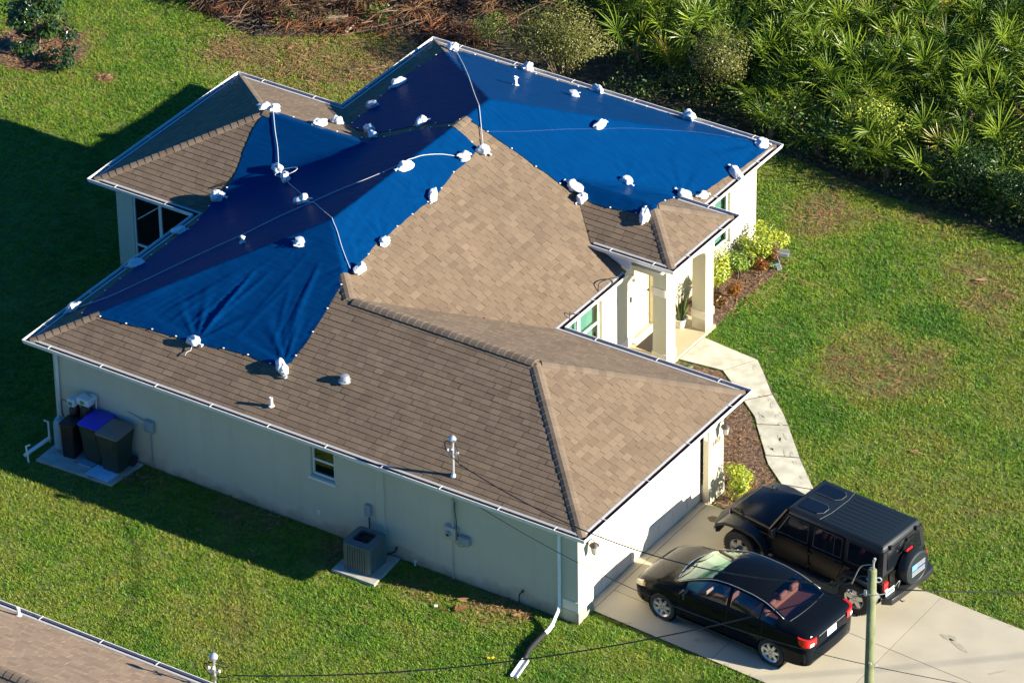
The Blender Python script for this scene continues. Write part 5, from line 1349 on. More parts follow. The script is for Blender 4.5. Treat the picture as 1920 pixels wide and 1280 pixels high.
# screen frame and hard top
b = MB(); L_ = [(.80, .72, 1.10), (.60, .655, 1.76)]
fr = [(.82, -.72, 1.12), (.82, .72, 1.12), (.43, .655, 1.77), (.43, -.655, 1.77)]
b.tube([fr[0], fr[3]], .035, 6); b.tube([fr[1], fr[2]], .035, 6); b.tube([fr[2], fr[3]], .035, 6); b.tube([fr[0], fr[1]], .035, 6); b.build('screen_frame', M_paintj, suv, smooth=40)
b = MB(); b.add([(.815, -.70, 1.13), (.815, .70, 1.13), (.435, .64, 1.75), (.435, -.64, 1.75)], [(0, 1, 2, 3)]); b.build('windscreen', M_darkglass, suv)
hull('hard_top', rect(-2.06, .44, .765, .70, 1.13, 1.66), rect(-1.98, .40, .655, .655, 1.81, 1.79), M_top, bv=.06)
b = MB(); b.prism([(.68, 1.135), (.36, 1.70), (-2.02, 1.70), (-2.05, 1.135)], -.70, .70, f=lambda x, z, y: (x, y*(1.075-.10*(z-1.135)/.565*1.0), z)); b.build('cabin', M_black, suv)
hull('roof_panel', rect(-1.99, .44, .665, .662, 1.79, 1.78), rect(-1.94, .40, .61, .61, 1.84, 1.83), M_top, bv=.02)
for k in range(9):
    y = -.50+k*.125; b = MB(); b.box((-1.15, y, 1.8395), (1.30, .030, .005)); b.build('roof_rib', M_top, suv, bevel=.0015, seg=1)
for s in (1, -1):
    P = [(.28, s*.12), (.28, s*.50), (-.20, s*.50), (-.30, s*.40), (-.30, s*.22), (-.20, s*.12)]
    b = MB(); b.prism(P if s > 0 else P[::-1], 1.835, 1.846); o = b.build('sunroof', M_darkglass, suv)
    b = MB(); q = [(x, y, 1.846) for x, y in P]; b.tube(q[2:]+q[:1], .006, 5); b.build('sunroof_rim', M_seam, o)
b = MB(); b.tube([(-.36, .63, 1.838), (-.42, .30, 1.842), (-.42, -.30, 1.842), (-.36, -.63, 1.838)], .004, 4); b.build('roof_seam', M_seam, suv)
# rear
b = MB(); b.add([(-2.068, -.60, 1.22), (-2.068, .60, 1.22), (-2.018, .56, 1.70), (-2.018, -.56, 1.70)], [(0, 1, 2, 3)]); b.build('rear_window', M_darkglass, suv)
b = MB()
for yy in (-.45, .45): b.box((-2.03, yy, 1.74), (.05, .05, .10))
b.tube([(-2.075, -.1, 1.62), (-2.09, .18, 1.46)], .012, 5); b.box((-2.06, -.1, 1.66), (.05, .06, .06)); b.build('rear_window_hinge', M_black, suv)
b = MB(); b.bx(-2.10, -2.07, -.56, .56, .62, 1.13); b.build('tailgate', M_paintj, suv, bevel=.01)
sp = MB(); sp.lathe([(.02, -2.10), (.38, -2.10), (.405, -2.14), (.405, -2.30), (.385, -2.345), (.34, -2.36), (.33, -2.352), (.02, -2.362)], 40, (0, -.08, 1.06), 'X'); spo = sp.build('spare_wheel_cover', M_top, suv, smooth=35)
def decal(y0, y1, z0, z1, m, name='decal_stripe', dx=0.): b = MB(); b.bx(-2.368-dx, -2.363, y0-.08, y1-.08, 1.06+z0, 1.06+z1); b.build(name, m, spo)
# rear view: left of the flag (canton) is at +y side of the vehicle frame (which faces the garage)
H = .30; W = .46
for k in range(7):
    if k == 3: decal(-W/2, W/2-.19, H/2-(k+.5)*H/7-.014, H/2-(k+.5)*H/7+.016, M_blue3); continue
    decal(-W/2, (W/2-.19) if k < 3 else W/2, H/2-(k+.5)*H/7-.008, H/2-(k+.5)*H/7+.009, M_decal)
decal(W/2-.185, W/2, .0, H/2, M_blue2, 'decal_canton')
b = MB()
for r in range(5):
    for c in range(6): b.bx(-2.372, -2.3685, W/2-.255+c*.029, W/2-.244+c*.029, 1.06+.012+r*.029, 1.06+.024+r*.029)
b.build('decal_stars', M_decal, spo)
b = MB(); b.bx(-2.17, -2.09, .12, -.12, 1.50, 1.54); b.box((-2.13, 0, 1.35), (.03, .06, .36)); tb = b.build('brake_light_arm', M_black, suv)
b = MB(); b.bx(-2.19, -2.165, -.10, .10, 1.495, 1.55); b.build('brake_light', M_red, tb, bevel=.006)
b = MB(); b.prism([(-2.10, -.86), (-2.30, -.74), (-2.32, -.40), (-2.32, .40), (-2.30, .74), (-2.10, .86)], .50, .66); b.build('rear_bumper', M_blacks, suv, bevel=.02, smooth=40)
b = MB(); b.prism([(2.04, .84), (2.10, .90), (2.20, .80), (2.32, .42), (2.32, -.42), (2.20, -.80), (2.10, -.90), (2.04, -.84), (2.12, -.40), (2.12, .40)], .56, .74); b.build('front_bumper', M_blacks, suv, bevel=.015, smooth=40)
b = MB(); b.bx(-2.14, -2.125, .44, .76 if False else .74, .66, .80); pl = b.build('number_plate', M_plate, suv)
b = MB()
for k in range(6): b.bx(-2.144, -2.1405, .47+k*.042, .495+k*.042, .70, .76)
b.build('plate_print', M_platedk, pl)
b = MB(); b.tube([(-2.30, .45, .48), (-2.36, .45, .47), (-2.37, .40, .47)], .016, 6); b.tube([(-2.30, -.45, .48), (-2.36, -.45, .47), (-2.37, -.40, .47)], .016, 6); b.build('tow_hook', M_black, suv)
b = MB(); b.tube([(.86, -.1, 1.17), (.90, -.55, 1.175)], .010, 5); b.tube([(.86, .55, 1.17), (.90, .1, 1.175)], .010, 5); b.build('wiper', M_black, suv)
b = MB(); b.tube([(.90, -.76, 1.02), (.86, -.80, 1.72)], .004, 4); b.build('aerial', M_black, suv)

# ================================================================== VEGETATION
def sprout(n, L, w, spread, lean=.5, seed=1, fold=True):
    """tuft of blades from the origin"""
    rr = random.Random(seed); b = MB()
    for i in range(n):
        a = rr.uniform(0, 2*pi); r = rr.uniform(0, spread); x, y = r*cos(a), r*sin(a); a2 = rr.uniform(0, 2*pi); l = L*rr.uniform(.55, 1.1); ln = lean*rr.uniform(.3, 1.4)
        d = Vector((cos(a2)*ln, sin(a2)*ln, 1)).normalized(); s = Vector((-sin(a2), cos(a2), 0))*w*.5
        p0 = Vector((x, y, -.005)); p1 = p0+d*l*.55; d2 = (d+Vector((cos(a2), sin(a2), 0))*ln*.9).normalized(); p2 = p1+d2*l*.5
        b.add([p0-s*.7, p0+s*.7, p1+s, p1-s, p2], [(0, 1, 2, 3), (3, 2, 4)])
    return b
def instancer(name, pts, src, label, cat, extra=None, kind='stuff'):
    """pts: (x,y,z,scale,rot,dry) ; one object scattering src objects by geometry nodes"""
    me = bpy.data.meshes.new(name); me.from_pydata([p[:3] for p in pts], [], [])
    for k, nm in ((3, 'sc'), (4, 'rt'), (5, 'dry'), (6, 'tn')):
        at = me.attributes.new(nm, 'FLOAT', 'POINT'); at.data.foreach_set('value', [float(p[k]) for p in pts])
    o = bpy.data.objects.new(name, me); COL.objects.link(o); tag(o, label, cat, kind=kind)
    c = bpy.data.collections.new(name+'_source')
    for s in src: c.objects.link(s)
    g = bpy.data.node_groups.new(name, 'GeometryNodeTree'); g.interface.new_socket('Geometry', in_out='INPUT', socket_type='NodeSocketGeometry'); g.interface.new_socket('Geometry', in_out='OUTPUT', socket_type='NodeSocketGeometry')
    N = g.nodes; gi = N.new('NodeGroupInput'); go = N.new('NodeGroupOutput'); ip = N.new('GeometryNodeInstanceOnPoints'); ci = N.new('GeometryNodeCollectionInfo')
    ci.inputs[0].default_value = c; ci.inputs[1].default_value = True; ci.inputs[2].default_value = True
    ip.inputs['Pick Instance'].default_value = True
    def att(nm):
        a = N.new('GeometryNodeInputNamedAttribute'); a.data_type = 'FLOAT'; a.inputs[0].default_value = nm; return a.outputs[0]
    cx = N.new('ShaderNodeCombineXYZ'); g.links.new(att('rt'), cx.inputs[2]); g.links.new(cx.outputs[0], ip.inputs['Rotation'])
    g.links.new(att('sc'), ip.inputs['Scale']); g.links.new(gi.outputs[0], ip.inputs['Points']); g.links.new(ci.outputs[0], ip.inputs['Instance']); g.links.new(ip.outputs[0], go.inputs[0])
    md = o.modifiers.new('scatter', 'NODES'); md.node_group = g
    return o
def hid(me, name):  # source object that is not in the scene itself
    return bpy.data.objects.new(name, me)

def grassmat():
    M = bpy.data.materials.new('grass_blades'); M.use_nodes = True; t = M.node_tree; P = t.nodes['Principled BSDF']; o = t.nodes['Material Output']
    def at(n, ty='INSTANCER'): a = t.nodes.new('ShaderNodeAttribute'); a.attribute_name = n; a.attribute_type = ty; return a.outputs['Fac']
    r = t.nodes.new('ShaderNodeValToRGB'); e = r.color_ramp.elements
    e[0].position = 0; e[0].color = (.080, .215, .012, 1); e[1].position = 1; e[1].color = (.28, .18, .07, 1)
    for p_, c_ in ((.30, (.175, .295, .018)), (.58, (.27, .31, .032)), (.84, (.26, .22, .06))):
        q = e.new(p_); q.color = (*c_, 1)
    tn = t.nodes.new('ShaderNodeAttribute'); tn.attribute_name = 'tone'
    m1 = t.nodes.new('ShaderNodeMath'); m1.operation = 'MULTIPLY_ADD'; m1.inputs[1].default_value = .26; t.links.new(tn.outputs['Fac'], m1.inputs[0]); t.links.new(at('dry'), m1.inputs[2])
    m2 = t.nodes.new('ShaderNodeMath'); m2.operation = 'SUBTRACT'; m2.inputs[1].default_value = .13; t.links.new(m1.outputs[0], m2.inputs[0])
    t.links.new(m2.outputs[0], r.inputs[0])
    hs_ = t.nodes.new('ShaderNodeHueSaturation'); t.links.new(r.outputs[0], hs_.inputs['Color']); t.links.new(at('tn'), hs_.inputs['Value'])
    t.links.new(hs_.outputs[0], P.inputs['Base Color']); P.inputs['Roughness'].default_value = .5; P.inputs['Specular IOR Level'].default_value = .4
    tl = t.nodes.new('ShaderNodeBsdfTranslucent'); t.links.new(hs_.outputs[0], tl.inputs[0]); mx = t.nodes.new('ShaderNodeMixShader'); mx.inputs[0].default_value = .25
    t.links.new(P.outputs[0], mx.inputs[1]); t.links.new(tl.outputs[0], mx.inputs[2]); t.links.new(mx.outputs[0], o.inputs[0])
    return M
M_grass = grassmat()
tufts = [hid(sprout(15, .052, .010, .060, .75, s).mesh('grass_tuft', M_grass), 'grass_tuft') for s in range(1, 7)]
tufts.append(hid(sprout(9, .085, .010, .05, .8, 11).mesh('grass_tuft', M_grass), 'grass_tuft'))

thicket = [(4.6, 19.75), (6.6, 19.35), (9.2, 18.95), (10.6, 18.75), (12.0, 18.8), (14.5, 18.55), (19, 18.0), (26, 17.5), (26, 40), (-20, 40), (-20, 22), (-9.6, 18.0), (-7.6, 17.45), (-6.3, 17.2), (-5.3, 17.9), (-3.9, 19.0), (-2.8, 19.0), (-1.5, 18.7), (.5, 18.3), (2.4, 18.3), (3.6, 19.2)]
def onscreen(x, y, z=0, mx=70, my=70):
    a, c, _ = project((x, y, z)); return -mx < a < 1920+mx and -my < c < 1280+my
blocks = [drv_poly, walk_poly, porch_poly, bed1, bed2, acpad, binpad, house_poly]
def nz(x, y, s, o=0): return noise.noise(Vector((x*s+o, y*s-o, o*1.7)))
DRY = [(14.1, 12.4, 1.3, .42), (15.4, 12.3, .9, .42), (13.3, 11.6, .8, .34), (14.6, 11.3, .7, .3), (14.9, 13.3, .6, .3), (14.4, 16.6, 1.2, .5), (15.6, 15.6, .9, .25), (16.6, 10.0, 1.1, .25), (10.2, 17.2, .9, .6), (9.6, 17.6, .5, .4), (9.9, 16.3, .5, .3), (-4.7, 16.7, 1.9, .42), (-2.4, 17.9, 1.8, .5), (-.8, 18.2, 1.5, .5), (-6.3, 15.9, 1.0, .28), (5.4, -1.6, .9, .22),
       (7.6, -3.3, 1.3, .22), (8.2, -.3, .6, .4), (10.4, -.25, .6, .45), (12.0, .1, .7, .45), (5.8, .2, .8, .5), (-9.9, 15.2, .5, .3), (-5, 9.5, .4, .4), (-8.2, 13.6, .25, .8), (-6.0, 6.5, .9, .3), (-4.5, 4.3, .9, .25), (3.4, -.1, .5, .35), (9.5, 19.0, 1.2, .35), (12, 18.9, 1.4, .35), (17.8, 6.2, .8, .25), (18.5, 8.0, 1.2, .2)]
GRN = [(11.6, 12.4, 1.6, .30), (12.6, 10.9, 1.0, .34), (14.0, 9.6, 1.0, .30), (13.2, 15.2, 1.4, .22), (9.3, -1.6, 1.2, .14), (-6.5, 13.6, 1.6, .18), (-7.5, 16.2, 1.2, .2), (7.0, -5.9, 1.4, .2), (14.6, 14.4, .9, .3)]
def dryness(x, y):
    d = .34+.22*nz(x, y, .33, 3)+.20*nz(x, y, 1.1, 5)+.26*nz(x, y, 3.9, 9)
    for (cx, cy, r, a) in DRY:
        q = hypot(x-cx, y-cy)/r
        if q < 1.3: d += a*max(0, 1-q*q/1.69)*(.6+.9*(.5+nz(x, y, 2.6, 2)))
    for (cx, cy, r, a) in GRN:
        q = hypot(x-cx, y-cy)/r
        if q < 1.3: d -= a*max(0, 1-q*q/1.69)
    return d
rg = random.Random(21); GP = []
tries = 0
area_box = (-15, 24, -9.5, 21)
DENS = 300
for _ in range(int((area_box[1]-area_box[0])*(area_box[3]-area_box[2])*DENS)):
    x = rg.uniform(area_box[0], area_box[1]); y = rg.uniform(area_box[2], area_box[3])
    if not onscreen(x, y, 0, 60, 60): continue
    if any(inpoly(x+rg.uniform(-.05, .05), y+rg.uniform(-.05, .05), P) for P in blocks) or any(inpoly(x, y, P) and polydist(x, y, P) > .04 for P in blocks): continue
    if y > 17 and inpoly(x, y, thicket): continue
    if hypot(x+10.55, y-13.95) < 1.1+.12*nz(x, y, 2): continue
    if y < -8.3: continue
    d = dryness(x, y)
    thin = nz(x, y, 2.2, 17)
    d = min(d, 1.0)
    if d > .8 and rg.random() < .12: continue
    if thin < -.45 and rg.random() < .5: continue
    GP.append((x, y, 0, rg.uniform(.7, 1.15)*(1.15 if d < .3 else 1)*(.85 if d > .75 else 1), rg.uniform(0, 6.28), d+rg.gauss(0, .05), rg.uniform(.86, 1.14)*(1+.22*nz(x, y, 2.8, 40)+.12*nz(x, y, 7, 44))))
instancer('grass', GP, tufts, 'mown lawn of mixed green and dry brown grass round the house', 'grass')
print('grass', len(GP))

# --- dead leaf strips on the lawn and beds
M_dead = leafmat('dead_leaf', (.20, .085, .03), (.42, .26, .13), .8, tr=.1, attr='tone')
def litter(n, L, w, seed):
    rr = random.Random(seed); b = MB()
    for i in range(n):
        x, y = rr.gauss(0, .06), rr.gauss(0, .06); a = rr.uniform(0, 6.28); l = L*rr.uniform(.4, 1.2); z = rr.uniform(.02, .07)
        d = Vector((cos(a), sin(a), rr.uniform(-.2, .3)))*l; s = Vector((-sin(a), cos(a), rr.uniform(-.4, .4)))*w; p = Vector((x, y, z))
        b.add([p-s*.3, p+d*.5+s, p+d, p+d*.5-s], [(0, 1, 2, 3)])
    return b
lsrc = [hid(litter(7, .16, .010, s).mesh('dead_leaves', M_dead), 'dead_leaves') for s in range(4)]
LP = []
for (cx, cy, r, n) in ((-4.5, 16.8, 1.8, 420), (-2.2, 18.0, 1.5, 420), (-.5, 18.4, 1.3, 300), (-6.5, 16.4, .9, 120), (9.9, 17.2, .7, 60), (5.8, .22, 1.5, 70), (10.6, .05, 1.4, 60), (12.4, .1, .6, 60), (-10.5, 13.9, 1.25, 420), (-8.2, 13.6, .2, 20), (9.9, 13.6, 1.3, 90), (12.5, 7.3, 1.4, 380), (14.2, 6.5, .5, 90), (14.1, 12.3, 1.3, 60), (14.6, 16.4, .9, 30), (1.6, -.3, 1.0, 40), (8.3, .1, .5, 40), (2.9, -.1, .3, 25)):
    for _ in range(n):
        x, y = cx+rg.gauss(0, r*.5), cy+rg.gauss(0, r*.5)
        if inpoly(x, y, house_poly) or any(inpoly(x, y, P) for P in (drv_poly, walk_poly)): continue
        LP.append((x, y, .0, rg.uniform(.5, 1.1), rg.uniform(0, 6.28), 0, 1))
instancer('fallen_leaves', LP, lsrc, 'brown fallen leaves and needles scattered over the lawn edges and beds', 'leaf litter')

# --- leaf clouds
def leafcloud(c, rad, n, size, mat_, name, parent, seed=1, flat=.0, lumps=6, asp=.5, floor=.02):
    rr = random.Random(seed); b = MB()
    L = []
    for i in range(lumps):
        a = rr.uniform(0, 6.28); r = rr.uniform(.1, .75)**.7; L.append((Vector((cos(a)*r*rad[0]*.75, sin(a)*r*rad[1]*.75, rr.uniform(-.25, .55)*rad[2])), rr.uniform(.35, .62)))
    c = Vector(c)
    for i in range(n):
        lc, lr = L[rr.randrange(lumps)]
        v = Vector((rr.gauss(0, 1), rr.gauss(0, 1), rr.gauss(0, 1))).normalized(); q = rr.uniform(.55, 1.0)
        p = c+lc+Vector((v.x*rad[0]*lr*q, v.y*rad[1]*lr*q, v.z*rad[2]*lr*q))
        if p.z < floor: p.z = floor+rr.uniform(0, .1)
        nrm = (v+Vector((0, 0, .6))+Vector((rr.gauss(0, .5), rr.gauss(0, .5), rr.gauss(0, .3)))).normalized()
        t = nrm.cross(Vector((rr.gauss(0, 1), rr.gauss(0, 1), rr.gauss(0, 1)))).normalized(); s = nrm.cross(t); l = size*rr.uniform(.6, 1.25)
        b.add([p-t*l*.5, p+s*l*asp*.5+nrm*l*.06, p+t*l*.5-nrm*l*.10, p-s*l*asp*.5+nrm*l*.06], [(0, 1, 2, 3)])
    o = b.build(name, mat_, parent, fixn=False); o['kind'] = 'stuff'
    return o
def stems(parent, n, h, r, spread, m=M_bark, seed=1, base=(0, 0)):
    rr = random.Random(seed); b = MB()
    for i in range(n):
        a = rr.uniform(0, 6.28); s = rr.uniform(.3, 1)*spread
        b.tube([(base[0]+cos(a)*s*.15, base[1]+sin(a)*s*.15, -.05), (base[0]+cos(a)*s*.5, base[1]+sin(a)*s*.5, h*.5), (base[0]+cos(a)*s, base[1]+sin(a)*s, h*rr.uniform(.8, 1))], [r, r*.7, r*.3], 5)
    return b.build('stem', m, parent, smooth=True)
M_mag = leafmat('magnolia_leaf', (.010, .035, .010), (.055, .105, .020), .14, tr=.08, spec=.9)
M_olive = leafmat('olive_leaf', (.03, .055, .010), (.20, .20, .04), .4, tr=.25)
M_vine = leafmat('vine_leaf', (.018, .055, .010), (.085, .15, .022), .35, tr=.2)
M_yel = leafmat('yellow_leaf', (.12, .22, .02), (.66, .66, .06), .4, tr=.25)
M_yel2 = leafmat('yellow_green_leaf', (.10, .20, .02), (.55, .60, .06), .4, tr=.25)
M_redl = leafmat('croton_leaf', (.06, .06, .012), (.34, .12, .02), .35, tr=.2)
M_grn = leafmat('shrub_leaf', (.035, .09, .015), (.15, .28, .04), .35, tr=.2)
M_snake = leafmat('snake_plant_leaf', (.05, .09, .025), (.22, .26, .09), .35, tr=.1)

t = thing('magnolia_tree', 'small dark glossy-leaved tree in a round mulch bed at the far back left corner', 'tree', (-10.15, 13.45, 0))
b = MB(); b.tube([(0, 0, -.1), (.03, .02, .6), (-.02, .05, 1.2), (.05, 0, 2.0)], [.05, .042, .03, .012], 8)
for k in range(12):
    a = k*2.4; z = .45+.11*k; b.tube([(0, .02, z), (.4*cos(a), .4*sin(a), z+.2), (.75*cos(a)*(1-k*.04), .75*sin(a)*(1-k*.04), z+.42)], [.018, .012, .005], 5)
b.build('trunk', M_bark, t, smooth=True)
for k in range(14):
    a = k*2.4; z = .10+.135*k; r = .62*(1-.045*k)
    leafcloud((r*cos(a), r*sin(a), z+.25), (.55, .55, .42), 330, .125, M_mag, 'foliage', t, seed=40+k, lumps=4)
def bush(name, label, cat, loc, rad, n, size, m, seed, group=None, lumps=7, asp=.5, st=6):
    t = thing(name, label, cat, (*loc, 0), 0, group); stems(t, st, rad[2]*1.3, .014, rad[0]*.7, seed=seed)
    leafcloud((0, 0, rad[2]*.95), rad, n, size, m, 'foliage', t, seed=seed, lumps=lumps, asp=asp); return t
bush('olive_bush', 'wide olive-green small-leaved bush behind the far roof gutter', 'bush', (1.25, 19.55), (1.7, 1.05, 1.05), 9500, .060, M_olive, 3, lumps=18, st=14)
bush('olive_bush', 'pale vine-covered bush between palmettos, right of the far roof gutter', 'bush', (4.95, 20.55), (1.15, .85, 1.05), 5200, .060, M_olive, 4, lumps=10, st=10)
bush('olive_bush', 'small yellow-green bush just left of the wide olive bush', 'bush', (-1.15, 19.9), (.75, .6, .5), 1200, .05, M_yel2, 6, lumps=6)
for i, (x, y, lab, mm) in enumerate(((15.6, 19.5, 'dark leafy bush at the right edge of the picture, in the thicket shade', M_vine), (14.1, 19.35, 'low green vine mound at the lawn edge under the rightmost palmettos', M_vine), (12.4, 19.5, 'green vine mound at the lawn edge below the middle palmettos', M_vine), (13.6, 20.4, 'yellowish vine tangle behind the mounds at the right lawn edge', M_yel2), (17.2, 19.7, 'dark bush beyond the right frame edge', M_vine), (9.9, 20.2, 'small vine tangle among palmettos behind the house corner', M_yel2))):
    bush('vine_bush', lab, 'bush', (x, y), (1.15, .75, .8 if i != 0 else 1.2), 2600, .07, mm, 60+i, lumps=9, st=8)
HB = [((9.62, 12.35), (0.42, 0.42, 0.50), M_yel, 'yellow-green shrub beside the right porch pier'), ((9.62, 13.05), (0.50, 0.50, 0.60), M_yel, 'yellow shrub against the wall under the far window, nearer the porch'), ((9.72, 13.75), (0.54, 0.50, 0.50), M_yel2, 'yellow-green shrub in the middle of the front hedge'),
      ((9.72, 14.5), (0.60, 0.54, 0.66), M_yel, 'bright yellow shrub, second from the far end of the hedge'), ((9.80, 15.05), (0.58, 0.50, 0.62), M_yel, 'bright yellow shrub at the far end of the hedge')]
for i, (p_, r_, m_, lab) in enumerate(HB): bush('yellow_shrub', lab, 'shrub', p_, tuple(q*.85 for q in r_), 1200, .085, m_, 80+i, 'yellow shrubs along the front wall', lumps=7, st=5, asp=.42)
RB = [((10.12, 13.0), (.26, .3, .24), 'low orange-red croton in front of the hedge, nearer the porch'), ((10.1, 14.15), (.26, .26, .26), 'orange-red croton in the middle of the hedge front'), ((10.18, 14.72), (.26, .24, .34), 'orange-red croton at the far end of the hedge beside the broken gutter'), ((10.05, 12.45), (.22, .22, .2), 'small reddish croton next to the right porch pier')]
for i, (p_, r_, lab) in enumerate(RB): bush('croton', lab, 'shrub', p_, r_, 420, .085, M_redl, 90+i, 'crotons along the hedge', lumps=5, st=4, asp=.3)
bush('green_shrub', 'low green leafy plant at the foot of the hedge', 'shrub', (10.2, 14.45), (.2, .2, .16), 240, .07, M_grn, 95, lumps=4, st=3)
bush('yellow_shrub', 'yellow shrub at the right corner of the garage, in front of the off-road vehicle', 'shrub', (14.36, 6.02), (.42, .40, .50), 1100, .085, M_yel, 97, lumps=8, st=6, asp=.42)
bush('yellow_shrub', 'small yellow shrub beside the garage corner, further from the vehicle', 'shrub', (14.2, 6.55), (.30, .28, .34), 520, .075, M_yel, 98, lumps=5, st=4, asp=.42)
bush('croton', 'small red-flowered plant in the bed under the right lantern', 'shrub', (13.25, 6.75), (.18, .18, .24), 220, .07, M_redl, 99, lumps=4, st=3, asp=.3)
bush('green_shrub', 'green ground plants in the bed beside the garage wall', 'shrub', (12.9, 7.1), (.5, .3, .15), 460, .06, M_grn, 101, lumps=8, st=3)
bush('green_shrub', 'small green plant in the bed corner next to the walkway', 'shrub', (10.78, 9.72), (.20, .18, .14), 240, .07, M_grn, 102, lumps=4, st=3)
bush('green_shrub', 'small green plant beside the left porch pier', 'shrub', (9.55, 9.42), (.14, .12, .14), 150, .07, M_grn, 103, lumps=3, st=3)
bush('yellow_shrub', 'tiny yellow plant by the entrance wall', 'shrub', (9.15, 9.35), (.14, .12, .12), 140, .06, M_yel, 104, lumps=3, st=3)
# potted snake plant
t = thing('potted_plant', 'snake plant with tall mottled leaves in a white pot on the porch', 'plant', (9.76, 11.20, .10))
b = MB(); b.lathe([(.10, 0), (.16, .22), (.175, .24), (.15, .24), (.14, .19), (0, .19)], 20, cap=False); b.build('pot', M_pot, t, smooth=40)
rr = random.Random(5); b = MB()
for i in range(22):
    a = rr.uniform(0, 6.28); l = rr.uniform(.4, .75); ln = rr.uniform(.05, .45); d = Vector((cos(a)*ln, sin(a)*ln, 1)).normalized(); s = Vector((-sin(a), cos(a), 0))*.028; p = Vector((cos(a)*.06, sin(a)*.06, .18))
    q = Vector((cos(a), sin(a), 0))*.008
    b.add([p-s*.6, p+q, p+s*.6, p+d*l*.5+s, p+d*l*.5+q, p+d*l*.5-s, p+d*l+Vector((cos(a), sin(a), 0))*ln*.1], [(0, 1, 4, 5), (1, 2, 3, 4), (5, 4, 6), (4, 3, 6)])
b.build('leaves', M_snake, t, fixn=False)

# --- palmetto thicket
M_palm = leafmat('palmetto_leaf', (.028, .085, .008), (.25, .34, .025), .38, tr=.25, spec=.35)
M_palmy = leafmat('palmetto_leaf_yellow', (.16, .16, .02), (.42, .36, .05), .4, tr=.2)
M_palmd = leafmat('palmetto_leaf_dead', (.07, .035, .016), (.27, .145, .06), .8, tr=.1)
def frondmesh(seed, m, dead=False):
    rr = random.Random(seed); b = MB()
    pl = rr.uniform(.35, .6); pts = [Vector((0, 0, 0)), Vector((pl*.5, 0, .04)), Vector((pl, 0, .02))]
    b.tube(pts, [.012, .009, .007], 4, tone=.4)
    c = pts[-1]; n = 19; cup = rr.uniform(.15, .45)
    for i in range(n):
        th = radians(-128+256*i/(n-1)+rr.uniform(-6, 6)); L = .64*(.68+.32*cos(th*.7))*rr.uniform(.75, 1.15)
        d = Vector((cos(th), sin(th), cup*abs(sin(th))**1.5+rr.uniform(-.06, .06))).normalized(); s = Vector((-sin(th), cos(th), 0)); up = Vector((0, 0, 1)); w = .0145*rr.uniform(.8, 1.2)
        dr = rr.uniform(.03, .16)+(.15 if dead else 0); tn = rr.random()
        p0 = c; p1 = c+d*L*.45; p2 = c+d*L*.8-up*dr*.3; p3 = c+d*L-up*dr
        b.add([p0, p1-s*w+up*.008, p1-up*.006, p1+s*w+up*.008, p2-s*w*.55, p2+s*w*.55, p3], [(0, 1, 2), (0, 2, 3), (1, 4, 2), (2, 4, 5), (2, 5, 3), (4, 6, 5)], tone=tn)
    return b.mesh('frond', m)
FR = [frondmesh(i, M_palm) for i in range(5)]; FY = [frondmesh(20+i, M_palmy) for i in range(2)]; FD = [frondmesh(30+i, M_palmd, True) for i in range(2)]
TRUNK = MB().tube([(0, 0, -.1), (.02, .01, .25), (.0, .03, .55)], [.085, .09, .07], 8).mesh('trunk', M_bark, smooth=True)
palm_area = [(4.0, 20.3), (5.3, 19.9), (6.6, 19.6), (9.2, 19.35), (10.6, 19.4), (12.0, 19.45), (14.5, 19.3), (18.5, 18.9), (20, 22), (12, 33), (3, 29), (-1.6, 24.3), (-.2, 22.0), (1.3, 21.4), (2.8, 20.9)]
rp_ = random.Random(12); PP = []
k = 0
while k < 9000:
    k += 1
    x = rp_.uniform(-2, 20); y = rp_.uniform(18.9, 33)
    if not inpoly(x, y, palm_area): continue
    if not onscreen(x, y, .9, 150, 130): continue
    if any(hypot(x-a, y-c) < .68 for a, c in PP): continue
    if hypot(x-4.95, y-20.55) < .9: continue
    PP.append((x, y))
print('palmettos', len(PP))
PP.sort(key=lambda p: (round(project((p[0], p[1], 1))[1]/60), project((p[0], p[1], 1))[0]))
ORD = ['first', 'second', 'third', 'fourth', 'fifth', 'sixth', 'seventh', 'eighth', 'ninth', 'tenth', 'eleventh', 'twelfth', 'thirteenth', 'fourteenth', 'fifteenth', 'sixteenth', 'seventeenth', 'eighteenth', 'nineteenth', 'twentieth', 'twenty-first', 'twenty-second', 'twenty-third', 'twenty-fourth', 'twenty-fifth', 'twenty-sixth', 'twenty-seventh', 'twenty-eighth', 'twenty-ninth', 'thirtieth', 'thirty-first', 'thirty-second', 'thirty-third', 'thirty-fourth']
rows = {}
for p_ in PP: rows.setdefault(int(max(0, p_[1]-19.3)/1.15), []).append(p_)
PLAB = {}
for r_, ps_ in rows.items():
    ps_.sort(key=lambda q: project((q[0], q[1], 1))[0])
    for k_, q in enumerate(ps_):
        PLAB[q] = ORD[k_]+' from the left in the '+('front row at the lawn edge' if r_ == 0 else ORD[r_]+' row back')
